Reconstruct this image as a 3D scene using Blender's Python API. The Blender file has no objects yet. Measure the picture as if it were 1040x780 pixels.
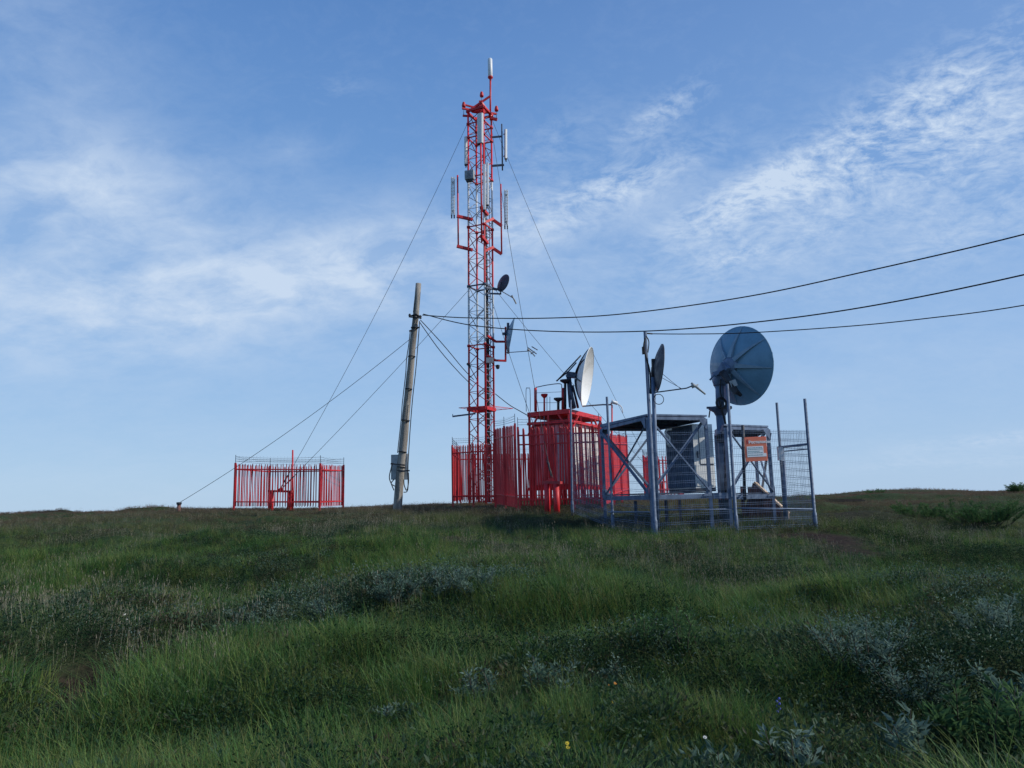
import bpy, math, random
import numpy as np
from mathutils import Vector, Matrix, Euler
random.seed(7); rng = np.random.default_rng(7)
S = bpy.context.scene; COL = S.collection
R = math.radians
# ------------------------------------------------------------------ camera
EYE = 1.65; F = 751.0; PITCH = R(9.05); ROLL = R(-1.32)
CAMM = Matrix.Rotation(R(90)+PITCH, 3, 'X') @ Matrix.Rotation(ROLL, 3, 'Z')
def ray(x, y):
    return CAMM @ Vector(((x-520)/F, -(y-390)/F, -1.0))
def P(x, y, d):
    """world point seen at photo pixel x,y whose forward distance is d metres"""
    v = ray(x, y); return Vector((0, 0, EYE)) + v*(d/v.y)
cam = bpy.data.objects.new('camera', bpy.data.cameras.new('camera')); COL.objects.link(cam)
cam.location = (0, 0, EYE); cam.rotation_euler = CAMM.to_euler()
cam.data.sensor_width = 36; cam.data.lens = 36*F/1040; cam.data.clip_start = .05; cam.data.clip_end = 12000
S.camera = cam
# ------------------------------------------------------------------ materials
class NT:
    def __init__(s, tree): s.t = tree; s.n = tree.nodes; s.l = tree.links
    def add(s, typ, ins=None, **kw):
        n = s.n.new(typ)
        for k, v in kw.items(): setattr(n, k, v)
        for k, v in (ins or {}).items():
            sock = n.inputs[k]
            if hasattr(v, 'is_output') or isinstance(v, bpy.types.NodeSocket): s.l.new(v, sock)
            else: sock.default_value = v
        return n
    def m(s, op, a, b=0.0, c=0.0, clamp=False):
        n = s.n.new('ShaderNodeMath'); n.operation = op; n.use_clamp = clamp
        for i, v in enumerate((a, b, c)):
            if isinstance(v, bpy.types.NodeSocket): s.l.new(v, n.inputs[i])
            else: n.inputs[i].default_value = v
        return n.outputs[0]
    def mix(s, f, a, b, blend='MIX'):
        n = s.n.new('ShaderNodeMix'); n.data_type = 'RGBA'; n.blend_type = blend
        for k, v in ((0, f), (6, a), (7, b)):
            if isinstance(v, bpy.types.NodeSocket): s.l.new(v, n.inputs[k])
            else: n.inputs[k].default_value = v if k == 0 else (*v, 1)
        return n.outputs[2]
    def ramp(s, f, stops, interp='LINEAR'):
        n = s.n.new('ShaderNodeValToRGB'); s.l.new(f, n.inputs[0]); r = n.color_ramp; r.interpolation = interp
        while len(r.elements) < len(stops): r.elements.new(.5)
        for e, (p, c) in zip(r.elements, stops): e.position = p; e.color = (*c, 1) if len(c) == 3 else c
        return n.outputs[0]
    def noise(s, vec, scale, detail=3, rough=.5):
        n = s.add('ShaderNodeTexNoise', {'Scale': scale, 'Detail': detail, 'Roughness': rough})
        if vec is not None: s.l.new(vec, n.inputs['Vector'])
        return n.outputs['Fac']
def newmat(name):
    m = bpy.data.materials.new(name); m.use_nodes = True; m.node_tree.nodes.clear()
    t = NT(m.node_tree); out = t.add('ShaderNodeOutputMaterial'); return m, t, out
def paint(name, col, col2=None, rough=.5, metal=0.0, scale=6, lo=.45, hi=.65, bump=.15, streak=1.0, fine=60, fm=.35, tr=0.0):
    m, t, out = newmat(name)
    g = t.add('ShaderNodeNewGeometry')
    mp = t.add('ShaderNodeMapping', {'Vector': g.outputs['Position'], 'Scale': (1, 1, streak)})
    f = t.noise(mp.outputs[0], scale, 5, .6)
    f = t.add('ShaderNodeMapRange', {'Value': f, 'From Min': lo, 'From Max': hi}).outputs[0]
    c = t.mix(f, col, col2 or tuple(x*.6 for x in col))
    f2 = t.noise(g.outputs['Position'], fine, 3)
    c = t.mix(fm, c, t.ramp(f2, [(.3, (.55, .55, .55)), (.7, (1.3, 1.3, 1.3))]), 'MULTIPLY')
    b = t.add('ShaderNodeBump', {'Strength': bump, 'Distance': .01, 'Height': f2})
    rr = t.m('MULTIPLY_ADD', f, .25, rough, clamp=True)
    p = t.add('ShaderNodeBsdfPrincipled', {'Base Color': c, 'Roughness': rr, 'Metallic': metal, 'Normal': b.outputs[0]})
    if tr:
        tb = t.add('ShaderNodeBsdfTranslucent', {'Color': c}); p = t.add('ShaderNodeMixShader', {0: tr, 1: p.outputs[0], 2: tb.outputs[0]})
    t.l.new(p.outputs[0], out.inputs[0]); return m
RED = (.64, .017, .025)
M = {}
M['red'] = paint('red_paint', RED, (.40, .022, .026), .5, scale=3.5, lo=.48, hi=.68, streak=.35, fm=.5, fine=45)
M['redfaded'] = paint('faded_red_paint', (.50, .04, .045), (.36, .05, .05), .6)
M['pink'] = paint('pale_pink_panel', (.66, .30, .32), (.52, .10, .11), .55, scale=3, streak=.3, lo=.4, hi=.62)
M['white'] = paint('white_paint', (.78, .79, .80), (.68, .68, .66), .45, scale=3, lo=.6, hi=.8, fm=.1, bump=.03)
M['plastic'] = paint('antenna_shell', (.70, .72, .72), (.55, .56, .55), .45, scale=3, lo=.6, hi=.85, fine=20, bump=.04, fm=.1)
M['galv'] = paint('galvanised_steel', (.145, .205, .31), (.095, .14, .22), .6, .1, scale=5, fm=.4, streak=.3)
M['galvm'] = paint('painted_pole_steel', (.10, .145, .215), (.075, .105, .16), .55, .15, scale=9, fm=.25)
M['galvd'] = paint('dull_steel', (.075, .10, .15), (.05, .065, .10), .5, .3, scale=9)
M['dark'] = paint('dark_metal', (.035, .04, .05), (.02, .02, .025), .5, .2)
M['wire'] = paint('steel_wire', (.05, .055, .065), None, .5, .4)
M['rubber'] = paint('black_cable', (.012, .012, .014), None, .6)
M['pole'] = paint('weathered_wood', (.38, .35, .30), (.17, .15, .13), .9, scale=9, streak=.05, lo=.35, hi=.68, bump=.9, fine=26, fm=.6)
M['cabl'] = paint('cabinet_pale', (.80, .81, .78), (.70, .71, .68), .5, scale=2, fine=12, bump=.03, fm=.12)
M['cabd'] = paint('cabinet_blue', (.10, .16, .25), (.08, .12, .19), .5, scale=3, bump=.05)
M['box'] = paint('grey_box', (.38, .41, .42), (.28, .3, .3), .6, scale=6)
M['dish'] = paint('dish_bluegrey', (.14, .285, .40), (.11, .23, .33), .42, scale=2, lo=.4, hi=.7, fine=15, bump=.03, fm=.12)
M['dishd'] = paint('dish_dark', (.045, .055, .08), (.035, .04, .06), .45, scale=3, fm=.12)
M['dishw'] = paint('dish_white', (.84, .84, .82), (.62, .62, .58), .5, scale=2.5, lo=.5, hi=.8, fine=14, bump=.03, fm=.1)
M['rib'] = paint('rib_grey', (.21, .31, .39), (.17, .26, .34), .45, fm=.15)
M['woodd'] = paint('brown_wood', (.22, .10, .08), (.13, .06, .05), .8, scale=12, streak=.15)
M['woodl'] = paint('bare_wood', (.60, .45, .32), (.45, .33, .23), .8, scale=10, streak=.3)
M['orange'] = paint('orange_sign', (1.0, .36, .23), (.95, .30, .19), .55, scale=3, fine=12, bump=.02, fm=.1, tr=.45)
M['signw'] = paint('sign_white', (.8, .82, .82), (.74, .78, .8), .6, scale=4, fine=12, bump=.02, fm=.1)
M['signt'] = paint('sign_teal', (.25, .42, .46), None, .6)
M['concrete'] = paint('concrete', (.34, .33, .31), (.24, .23, .22), .9, scale=7)
# ------------------------------------------------------------------ mesh builder
class MB:
    def __init__(s): s.v = []; s.f = []; s.sm = []
    def quadbox(s, c):                                   # 8 corners, bottom 4 then top 4
        i = len(s.v); s.v += [tuple(p) for p in c]
        for q in ((0, 3, 2, 1), (4, 5, 6, 7), (0, 1, 5, 4), (1, 2, 6, 5), (2, 3, 7, 6), (3, 0, 4, 7)):
            s.f.append(tuple(i+k for k in q)); s.sm.append(False)
        return s
    def box(s, c, ax, ay, az):                           # centre and three half-axis vectors
        c = Vector(c); ax, ay, az = Vector(ax), Vector(ay), Vector(az)
        b = [c-ax-ay-az, c+ax-ay-az, c+ax+ay-az, c-ax+ay-az]
        return s.quadbox(b+[p+2*az for p in b])
    def beam(s, p, q, w, h=None, up=(0, 0, 1)):
        p, q = Vector(p), Vector(q); d = (q-p); n = d.normalized(); u = Vector(up)
        if abs(n.dot(u)) > .95: u = Vector((0, 1, 0)) if abs(n.y) < .9 else Vector((1, 0, 0))
        sx = n.cross(u).normalized(); sy = sx.cross(n); h = h or w
        return s.box((p+q)/2, sx*w/2, d/2, sy*h/2)
    def angle(s, p, q, w, t=.006, up=(0, 0, 1)):          # L section
        p, q = Vector(p), Vector(q); n = (q-p).normalized(); u = Vector(up)
        if abs(n.dot(u)) > .95: u = Vector((0, 1, 0))
        sx = n.cross(u).normalized(); sy = sx.cross(n)
        s.box((p+q)/2+sx*(w/2), sx*w/2, (q-p)/2, sy*t/2)
        return s.box((p+q)/2+sy*(w/2+t), sx*t/2, (q-p)/2, sy*w/2)
    def tube(s, pts, r, n=8, cap=True, smooth=True):
        pts = [Vector(p) for p in pts]; k = len(pts)
        rs = r if isinstance(r, (list, tuple)) else [r]*k
        d = (pts[1]-pts[0]).normalized(); u = Vector((0, 0, 1)) if abs(d.z) < .9 else Vector((1, 0, 0))
        a = d.cross(u).normalized(); i0 = len(s.v)
        for i, p in enumerate(pts):
            t = (pts[min(i+1, k-1)]-pts[max(i-1, 0)]).normalized()
            a = (a-t*a.dot(t)).normalized(); b = t.cross(a)
            for j in range(n):
                an = 2*math.pi*j/n; s.v.append(tuple(p+(a*math.cos(an)+b*math.sin(an))*rs[i]))
        for i in range(k-1):
            for j in range(n):
                s.f.append((i0+i*n+j, i0+i*n+(j+1) % n, i0+(i+1)*n+(j+1) % n, i0+(i+1)*n+j)); s.sm.append(smooth)
        if cap:
            s.f.append(tuple(i0+j for j in reversed(range(n)))); s.f.append(tuple(i0+(k-1)*n+j for j in range(n))); s.sm += [False]*2
        return s
    def lathe(s, c, axis, prof, n=32):                   # prof: (radius, along axis)
        c = Vector(c); z = Vector(axis).normalized(); u = Vector((0, 0, 1)) if abs(z.z) < .9 else Vector((1, 0, 0))
        x = u.cross(z).normalized(); y = z.cross(x); i0 = len(s.v); k = len(prof)
        for r, h in prof:
            for j in range(n):
                an = 2*math.pi*j/n; s.v.append(tuple(c+z*h+(x*math.cos(an)+y*math.sin(an))*r))
        for i in range(k-1):
            for j in range(n):
                s.f.append((i0+i*n+j, i0+i*n+(j+1) % n, i0+(i+1)*n+(j+1) % n, i0+(i+1)*n+j)); s.sm.append(True)
        return s
    def ring(s, c, axis, R0, r, n=24, m=6):
        c = Vector(c); z = Vector(axis).normalized(); u = Vector((0, 0, 1)) if abs(z.z) < .9 else Vector((1, 0, 0))
        x = u.cross(z).normalized(); y = z.cross(x); i0 = len(s.v)
        for i in range(n):
            a = 2*math.pi*i/n; d = x*math.cos(a)+y*math.sin(a)
            for j in range(m):
                b = 2*math.pi*j/m; s.v.append(tuple(c+d*(R0+r*math.cos(b))+z*r*math.sin(b)))
        for i in range(n):
            for j in range(m):
                s.f.append((i0+i*m+j, i0+((i+1) % n)*m+j, i0+((i+1) % n)*m+(j+1) % m, i0+i*m+(j+1) % m)); s.sm.append(True)
        return s
    def poly(s, pts):
        i = len(s.v); s.v += [tuple(p) for p in pts]; s.f.append(tuple(range(i, i+len(pts)))); s.sm.append(False); return s
    def prism(s, pts, d):                                # flat outline pushed along d
        pts = [Vector(p) for p in pts]; d = Vector(d); n = len(pts); i = len(s.v)
        s.v += [tuple(p) for p in pts]+[tuple(p+d) for p in pts]
        s.f += [tuple(i+k for k in reversed(range(n))), tuple(i+n+k for k in range(n))]; s.sm += [False]*2
        for k in range(n): s.f.append((i+k, i+(k+1) % n, i+n+(k+1) % n, i+n+k)); s.sm.append(False)
        return s
    def build(s, name, mat, parent=None, label=None):
        me = bpy.data.meshes.new(name)
        off = WL(parent) if parent else Vector((0, 0, 0))
        me.from_pydata([(a-off.x, b-off.y, c-off.z) for a, b, c in s.v], [], s.f)
        me.polygons.foreach_set('use_smooth', s.sm); me.materials.append(mat)
        o = bpy.data.objects.new(name, me); COL.objects.link(o)
        if parent: o.parent = parent
        if label: o['label'] = label
        return o
def WL(o):
    v = Vector(o.location)
    while o.parent: o = o.parent; v = v+Vector(o.location)
    return v
def tag(o, label, cat, group=None, kind=None):
    o['label'] = label; o['category'] = cat
    if group: o['group'] = group
    if kind: o['kind'] = kind
    return o
def thing(name, loc, label, cat, group=None):
    o = bpy.data.objects.new(name, None); COL.objects.link(o); o.location = loc; o.empty_display_size = .2
    return tag(o, label, cat, group)
def origin(o, p):
    """put a one-mesh thing's origin at p"""
    o.data.transform(Matrix.Translation(-Vector(p))); o.location = p; return o
# ------------------------------------------------------------------ terrain height
def vnoise(x, y, seed=0):
    xi = np.floor(x).astype(np.int64); yi = np.floor(y).astype(np.int64); fx = x-xi; fy = y-yi
    fx = fx*fx*(3-2*fx); fy = fy*fy*(3-2*fy)
    def h(a, b):
        n = (a*374761393+b*668265263+seed*974634777) & 0x7fffffff
        n = ((n ^ (n >> 13))*1274126177) & 0x7fffffff
        n = n ^ (n >> 16); return (n & 0xffff)/65535.0*2-1
    return (h(xi, yi)*(1-fx)+h(xi+1, yi)*fx)*(1-fy)+(h(xi, yi+1)*(1-fx)+h(xi+1, yi+1)*fx)*fy
def px_z(x, y, d): p = P(x, y, d); return (p.x, p.y, p.z)
CTRL = [px_z(*a) for a in [
    (237, 518, 32), (325, 519, 32), (351, 518, 34.5), (285, 518, 33.5), (181, 519, 30), (402, 519, 28),
    (460, 514, 31), (482, 518, 29.8), (503, 517, 28.8), (524, 520, 26), (490, 513, 34), (560, 517, 26), (612, 518, 25.5),
    (638, 507, 31), (668, 503, 43), (580, 525, 24.5), (617, 541, 21), (660, 545, 19.8), (749, 543, 19.6), (829, 537, 20.5),
    (797, 530, 22), (722, 541, 20.6), (690, 528, 23), (775, 528, 22.5),
    (870, 512, 31), (950, 500, 36), (1030, 500, 36), (905, 496, 44), (1000, 543, 22), (950, 560, 19), (100, 530, 26),
    (20, 532, 26), (880, 585, 15)]]
PROF_D = np.array([-4000, -40, -5, 0, 6, 12, 18, 22, 27, 32, 38, 60, 150, 600, 4000.])
PROF_Z = np.array([-30, -3, -.4, 0, .0, .28, .6, .8, 1.15, 1.42, 1.5, 1.3, .2, -3.5, -12.])
def H(x, y):
    x = np.asarray(x, float); y = np.asarray(y, float)
    base = np.interp(y, PROF_D, PROF_Z)
    base = base - np.clip(np.abs(x)-60, 0, 4000)*.01
    num = np.zeros_like(x); den = np.full_like(x, .25)
    for cx, cy, cz in CTRL:
        b = np.interp(cy, PROF_D, PROF_Z); w = np.exp(-((x-cx)**2+(y-cy)**2)/(2.6**2)); num += w*(cz-b); den += w
    z = base+num/den
    calm = np.clip(1-(den-.25)*2.2, .12, 1); near = np.clip((50-y)/15, 0, 1)*np.clip((y+20)/10, 0, 1)
    n = .27*vnoise(x/3.4+3, y/2.6+9, 1)+.19*vnoise(x/1.4, y/1.1, 2)+.045*vnoise(x/.5, y/.5, 3)
    g = lambda cx, cy, sx, sy: np.exp(-((x-cx)/sx)**2-((y-cy)/sy)**2)
    z = z+n*calm*near*(1-.85*g(-4.3, 7.6, 1.3, 2.2))
    z = z - .22*g(-4.3, 7.7, .45, .8) - .15*g(-5.0, 9.2, .4, 1.0) - .14*g(-3.7, 6.5, .9, 1.0) + .20*g(-4.9, 8.9, 1.2, .5)             # worn hollow of the trail
    z = z + .30*g(-1.2, 10.5, 3.2, 1.3) + .28*g(6.3, 9.6, 2.6, 1.5) - .25*g(1.5, 8.6, 3, .9) + .35*g(14.3, 22.5, 1.6, 1.3)+.3*g(11.7, 24, 1.3, 1.1)
    z = z + .24*g(-7.0, 8, 2, 2.5) + .12*g(-4.6, 6.3, 1.1, .8) - .22*g(1.9, 8.4, 1.6, .6) - .18*g(-1.8, 9.2, 2.0, .6)
    return z
def h1(x, y): return float(H(np.array([x]), np.array([y]))[0])
def base_of(x, y, d):
    """ground point under the pixel column x at distance d"""
    p = P(x, y, d); return Vector((p.x, p.y, h1(p.x, p.y)))
def hit0(px, py, lift=0.0):
    v = ray(px, py); o = Vector((0, 0, EYE)); k = 3.0
    while k < 60:
        p = o+v*(k/v.y)
        if p.z-lift < h1(p.x, p.y): break
        k += .06
    return p.x, p.y
def region(x, y, spots, lift=0.1):
    """soft patches of ground, given as (pixel x, pixel y, metres across, metres deep, strength)"""
    s = np.zeros_like(x)
    for px, py, sx, sy, am in spots:
        cx, cy = hit0(px, py, lift); s = s+am*np.exp(-((x-cx)/sx)**2-((y-cy)/sy)**2)
    return s
SOIL = [(600, 532, 1.2, .6, .7), (700, 552, 1.5, .5, .75), (790, 540, 1.3, .6, .95), (845, 543, .9, 1.2, 1.1), (870, 560, .8, 1.0, 1.0), (900, 578, .9, .8, .8), (860, 520, 2.4, 1.3, .95), (420, 545, 1.8, .8, .85), (600, 697, .7, .25, .5), (230, 760, .5, .3, .6), (470, 705, .4, .2, .5)]
def soil_mask(x, y): return np.clip(region(x, y, SOIL)+1.5*np.exp(-((x+3.85)/.29)**2-((y-6.95)/.5)**2)+1.8*np.exp(-((x+4.3)/.34)**2-((y-7.75)/.5)**2)+.7*np.exp(-((x+4.8)/.25)**2-((y-8.7)/.45)**2)+.35*vnoise(x/.17, y/.17, 71)*np.exp(-((x+4.3)/.8)**2-((y-7.8)/1.2)**2)+.22*vnoise(x/.5, y/.5, 8)-.08, 0, 1)
def grid(a, b, step, far, grow=1.22):
    c = list(np.arange(a, b+1e-6, step)); s = step
    while c[-1] < far: s *= grow; c.append(c[-1]+s)
    s = step
    while c[0] > -far: s *= grow; c.insert(0, c[0]-s)
    return np.array(c)
gx = grid(-26, 26, .17, 4000); gy = grid(1, 46, .17, 4000)
X, Y = np.meshgrid(gx, gy); Z = H(X.ravel(), Y.ravel()); nx, ny = len(gx), len(gy)
me = bpy.data.meshes.new('ground'); V = np.stack([X.ravel(), Y.ravel(), Z], 1)
idx = np.arange(nx*ny).reshape(ny, nx); Fq = np.stack([idx[:-1, :-1], idx[:-1, 1:], idx[1:, 1:], idx[1:, :-1]], -1).reshape(-1, 4)
me.vertices.add(len(V)); me.vertices.foreach_set('co', V.ravel()); me.loops.add(Fq.size); me.loops.foreach_set('vertex_index', Fq.ravel())
me.polygons.add(len(Fq)); me.polygons.foreach_set('loop_start', np.arange(0, Fq.size, 4)); me.polygons.foreach_set('loop_total', np.full(len(Fq), 4))
me.polygons.foreach_set('use_smooth', np.ones(len(Fq), bool)); me.update(calc_edges=True)
at = me.attributes.new('soil', 'FLOAT', 'POINT'); at.data.foreach_set('value', soil_mask(X.ravel(), Y.ravel()).astype(np.float32))
ground = bpy.data.objects.new('ground', me); COL.objects.link(ground); ground['kind'] = 'structure'
m, t, out = newmat('turf_and_soil'); g = t.add('ShaderNodeNewGeometry').outputs['Position']
n1 = t.noise(g, .35, 5, .6); n2 = t.noise(g, 7, 6, .65); n3 = t.noise(g, .05, 4, .6)
green = t.ramp(n1, [(.3, (.022, .042, .014)), (.5, (.034, .056, .020)), (.7, (.048, .052, .026))])
soil = t.ramp(n2, [(.3, (.010, .007, .006)), (.62, (.034, .023, .018)), (.72, (.075, .055, .045))])
sm = t.add('ShaderNodeAttribute', attribute_name='soil').outputs['Fac']
far = t.add('ShaderNodeSeparateXYZ', {0: g}).outputs[1]
fm = t.m('MULTIPLY', t.add('ShaderNodeMapRange', {'Value': far, 'From Min': 34., 'From Max': 52.}).outputs[0], .8)
heath = t.ramp(n3, [(.35, (.060, .040, .030)), (.6, (.075, .055, .036)), (.7, (.05, .055, .03))])
c = t.mix(fm, green, heath); c = t.mix(sm, c, soil)
c = t.mix(.6, c, t.ramp(n2, [(.3, (.5, .5, .5)), (.7, (1.4, 1.4, 1.4))]), 'MULTIPLY')
b = t.add('ShaderNodeBump', {'Strength': .8, 'Distance': .06, 'Height': n2})
p = t.add('ShaderNodeBsdfPrincipled', {'Base Color': c, 'Roughness': .95, 'Normal': b.outputs[0], 'Specular IOR Level': .1})
t.l.new(p.outputs[0], out.inputs[0]); me.materials.append(m)
# ------------------------------------------------------------------ foliage materials
def leafmat(name, cols, scale=.5, transl=.35, rough=.6, vary=.5, spec=.25, heath=False, oiv=.3):
    m, t, out = newmat(name)
    g = t.add('ShaderNodeNewGeometry').outputs['Position']; oi = t.add('ShaderNodeObjectInfo').outputs['Random']
    f = t.m('ADD', t.noise(g, scale, 4, .6), t.m('MULTIPLY', t.m('SUBTRACT', oi, .5), oiv))
    k = len(cols); c = t.ramp(f, [(.30+.42*i/(k-1), cc) for i, cc in enumerate(cols)])
    c = t.mix(vary, c, t.ramp(t.noise(g, 23, 2), [(.32, (.45, .5, .5)), (.68, (1.6, 1.5, 1.4))]), 'MULTIPLY')
    if heath:
        xyz = t.add('ShaderNodeSeparateXYZ', {0: g}); hy = t.add('ShaderNodeMapRange', {'Value': t.m('ADD', xyz.outputs[1], t.m('MULTIPLY', t.noise(g, .25, 3), 10)), 'From Min': 24., 'From Max': 38.}).outputs[0]
        c = t.mix(t.m('MULTIPLY', hy, .95), c, (.155, .10, .07))
    d = t.add('ShaderNodeBsdfPrincipled', {'Base Color': c, 'Roughness': rough, 'Specular IOR Level': spec})
    tr = t.add('ShaderNodeBsdfTranslucent', {'Color': c}); mx = t.add('ShaderNodeMixShader', {0: transl, 1: d.outputs[0], 2: tr.outputs[0]})
    t.l.new(mx.outputs[0], out.inputs[0]); return m
M['grass'] = leafmat('grass_blades', [(.038, .115, .030), (.070, .175, .034), (.145, .212, .045), (.185, .190, .065), (.080, .168, .050)], heath=True, vary=.65, oiv=.55)
M['straw'] = leafmat('seed_stalks', [(.22, .20, .13), (.34, .31, .24), (.15, .17, .08)], transl=.25)
M['cover'] = leafmat('ground_leaves', [(.022, .060, .028), (.045, .090, .048), (.036, .062, .024), (.06, .05, .03)], scale=.8, heath=True)
M['willow'] = leafmat('willow_leaves', [(.10, .165, .125), (.17, .245, .20), (.08, .14, .095)], scale=2, transl=.35, rough=.85, spec=.05)
M['willowg'] = leafmat('green_willow_leaves', [(.05, .12, .045), (.085, .16, .06), (.045, .10, .04)], scale=2, transl=.4, rough=.8, spec=.08)
M['shade_birch'] = leafmat('shade_dark_birch_leaves', [(.012, .034, .016), (.020, .048, .022), (.030, .040, .016)], scale=2, transl=.2, rough=.9, spec=.03)  # near-black leaves: dark birch heath, also shade of bush gaps put into colour
M['twig'] = paint('twig_bark', (.07, .055, .04), None, .9)
M['stem'] = paint('green_stem', (.06, .10, .03), None, .7)
M['petw'] = paint('white_petal', (.75, .75, .72), None, .6); M['pety'] = paint('yellow_petal', (.70, .52, .03), None, .6)
M['petb'] = paint('blue_petal', (.10, .12, .55), None, .6); M['peto'] = paint('orange_petal', (.65, .22, .03), None, .6)
def protocoll(name, meshes):
    c = bpy.data.collections.new(name)
    for i, (mesh) in enumerate(meshes):
        o = bpy.data.objects.new('%s_%02d' % (name, i), mesh); c.objects.link(o)
    return c
def mesh_from(name, v, f, mat, sm=True):
    me = bpy.data.meshes.new(name); me.from_pydata(v, [], f); me.materials.append(mat)
    me.polygons.foreach_set('use_smooth', [sm]*len(f)); return me
def blade(v, f, x, y, ang, h, lean, w, seg=4, curl=1.6, z0=-.03):
    dx, dy = math.cos(ang), math.sin(ang); px_, py_ = -dy, dx; i0 = len(v)
    for k in range(seg+1):
        s = k/seg; off = lean*s**curl; z = z0+h*(s-.25*lean/h*s*s*s) if h > 0 else 0
        ww = w*(1-s**1.8)*.5+.0004
        if k == seg: v.append((x+dx*off, y+dy*off, z)); break
        v.append((x+dx*off-px_*ww, y+dy*off-py_*ww, z)); v.append((x+dx*off+px_*ww, y+dy*off+py_*ww, z))
    for k in range(seg-1): a = i0+2*k; f.append((a, a+1, a+3, a+2))
    a = i0+2*(seg-1); f.append((a, a+1, a+2))
def tuft(mat, n, h, spread, w, lean, seed):
    r = random.Random(seed); v, f = [], []
    for _ in range(n):
        a = r.uniform(0, 6.283); q = spread*math.sqrt(r.random())
        hh = h*r.uniform(.45, 1.1); blade(v, f, q*math.cos(a), q*math.sin(a), r.gauss(a, 1.2), hh, hh*lean*r.uniform(.2, 1.5), w*r.uniform(.6, 1.2))
    return mesh_from('tuft', v, f, mat)
def stalks(mat, n, h, spread, seed):
    r = random.Random(seed); v, f = [], []
    for _ in range(n):
        a = r.uniform(0, 6.283); q = spread*math.sqrt(r.random()); x, y = q*math.cos(a), q*math.sin(a)
        hh = h*r.uniform(.6, 1.15); ln = hh*r.uniform(.05, .3); b = r.uniform(0, 6.28)
        blade(v, f, x, y, b, hh, ln, .0028, 3)
        tx, ty, tz = x+math.cos(b)*ln, y+math.sin(b)*ln, -.03+hh-.25*ln
        for _k in range(3):
            e = r.uniform(0, 6.28); i = len(v); c, s_ = math.cos(e)*.0042, math.sin(e)*.0042; L = r.uniform(.022, .042)
            dz = r.uniform(-.01, .01)
            v += [(tx-c, ty-s_, tz-L+dz), (tx+c, ty+s_, tz-L+dz), (tx+c*.7, ty+s_*.7, tz+dz), (tx-c*.7, ty-s_*.7, tz+dz)]; f.append((i, i+1, i+2, i+3))
    return mesh_from('stalks', v, f, mat)
def leafquad(v, f, p, d, L, w, up=None):
    d = Vector(d).normalized(); u = Vector(up or (random.gauss(0, 1), random.gauss(0, 1), random.gauss(0, 1)+.4))
    s = d.cross(u)
    if s.length < 1e-3: s = d.cross(Vector((1, 0, 0)))
    s.normalize(); n = s.cross(d); p = Vector(p); i = len(v)
    v += [tuple(p), tuple(p+d*L*.45-s*w/2+n*w*.15), tuple(p+d*L+n*-L*.08), tuple(p+d*L*.45+s*w/2+n*w*.15)]
    f.append((i, i+1, i+2)); f.append((i, i+2, i+3))
def leafclump(mat, n, h, spread, L, w, seed):
    random.seed(seed); v, f = [], []
    for _ in range(n):
        a = random.uniform(0, 6.283); q = spread*math.sqrt(random.random()); z = random.uniform(.01, h)*(1-.5*(q/spread)**2)
        leafquad(v, f, (q*math.cos(a), q*math.sin(a), z), (math.cos(a)*random.uniform(.2, 1), math.sin(a)*random.uniform(.2, 1), random.uniform(-.1, .9)), L*random.uniform(.6, 1.2), w*random.uniform(.7, 1.2))
    return mesh_from('leafclump', v, f, mat)
def scatter(name, coll, pts, scl, rot, vi, label, cat):
    n = len(pts); me = bpy.data.meshes.new(name); me.vertices.add(n); me.vertices.foreach_set('co', np.asarray(pts, np.float32).ravel())
    a = me.attributes.new('scl', 'FLOAT', 'POINT'); a.data.foreach_set('value', np.asarray(scl, np.float32))
    a = me.attributes.new('rot', 'FLOAT_VECTOR', 'POINT'); a.data.foreach_set('vector', np.asarray(rot, np.float32).ravel())
    a = me.attributes.new('vi', 'INT', 'POINT'); a.data.foreach_set('value', np.asarray(vi, np.int32))
    o = bpy.data.objects.new(name, me); COL.objects.link(o); tag(o, label, cat, kind='stuff')
    ng = bpy.data.node_groups.new(name+'_scatter', 'GeometryNodeTree')
    ng.interface.new_socket('Geometry', in_out='INPUT', socket_type='NodeSocketGeometry'); ng.interface.new_socket('Geometry', in_out='OUTPUT', socket_type='NodeSocketGeometry')
    N = ng.nodes; L = ng.links; gi = N.new('NodeGroupInput'); go = N.new('NodeGroupOutput')
    ci = N.new('GeometryNodeCollectionInfo'); ci.inputs['Collection'].default_value = coll; ci.inputs['Separate Children'].default_value = True; ci.inputs['Reset Children'].default_value = True
    ip = N.new('GeometryNodeInstanceOnPoints'); ip.inputs['Pick Instance'].default_value = True
    L.new(gi.outputs[0], ip.inputs['Points']); L.new(ci.outputs[0], ip.inputs['Instance'])
    def na(nm, ty):
        q = N.new('GeometryNodeInputNamedAttribute'); q.data_type = ty; q.inputs['Name'].default_value = nm; return q.outputs[0]
    L.new(na('vi', 'INT'), ip.inputs['Instance Index']); L.new(na('scl', 'FLOAT'), ip.inputs['Scale'])
    er = N.new('FunctionNodeEulerToRotation'); L.new(na('rot', 'FLOAT_VECTOR'), er.inputs[0]); L.new(er.outputs[0], ip.inputs['Rotation'])
    L.new(ip.outputs[0], go.inputs[0])
    md = o.modifiers.new('scatter', 'NODES'); md.node_group = ng; return o
def wedge(n, d0, d1, power=1.0, half=R(46)):
    u = rng.random(n); d = d0+(d1-d0)*u**power; a = rng.uniform(-half, half, n); return np.sin(a)*d, np.cos(a)*d
def rots(n, tilt=.12): return np.stack([rng.normal(0, tilt, n), rng.normal(0, tilt, n), rng.uniform(0, 6.283, n)], 1)
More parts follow.
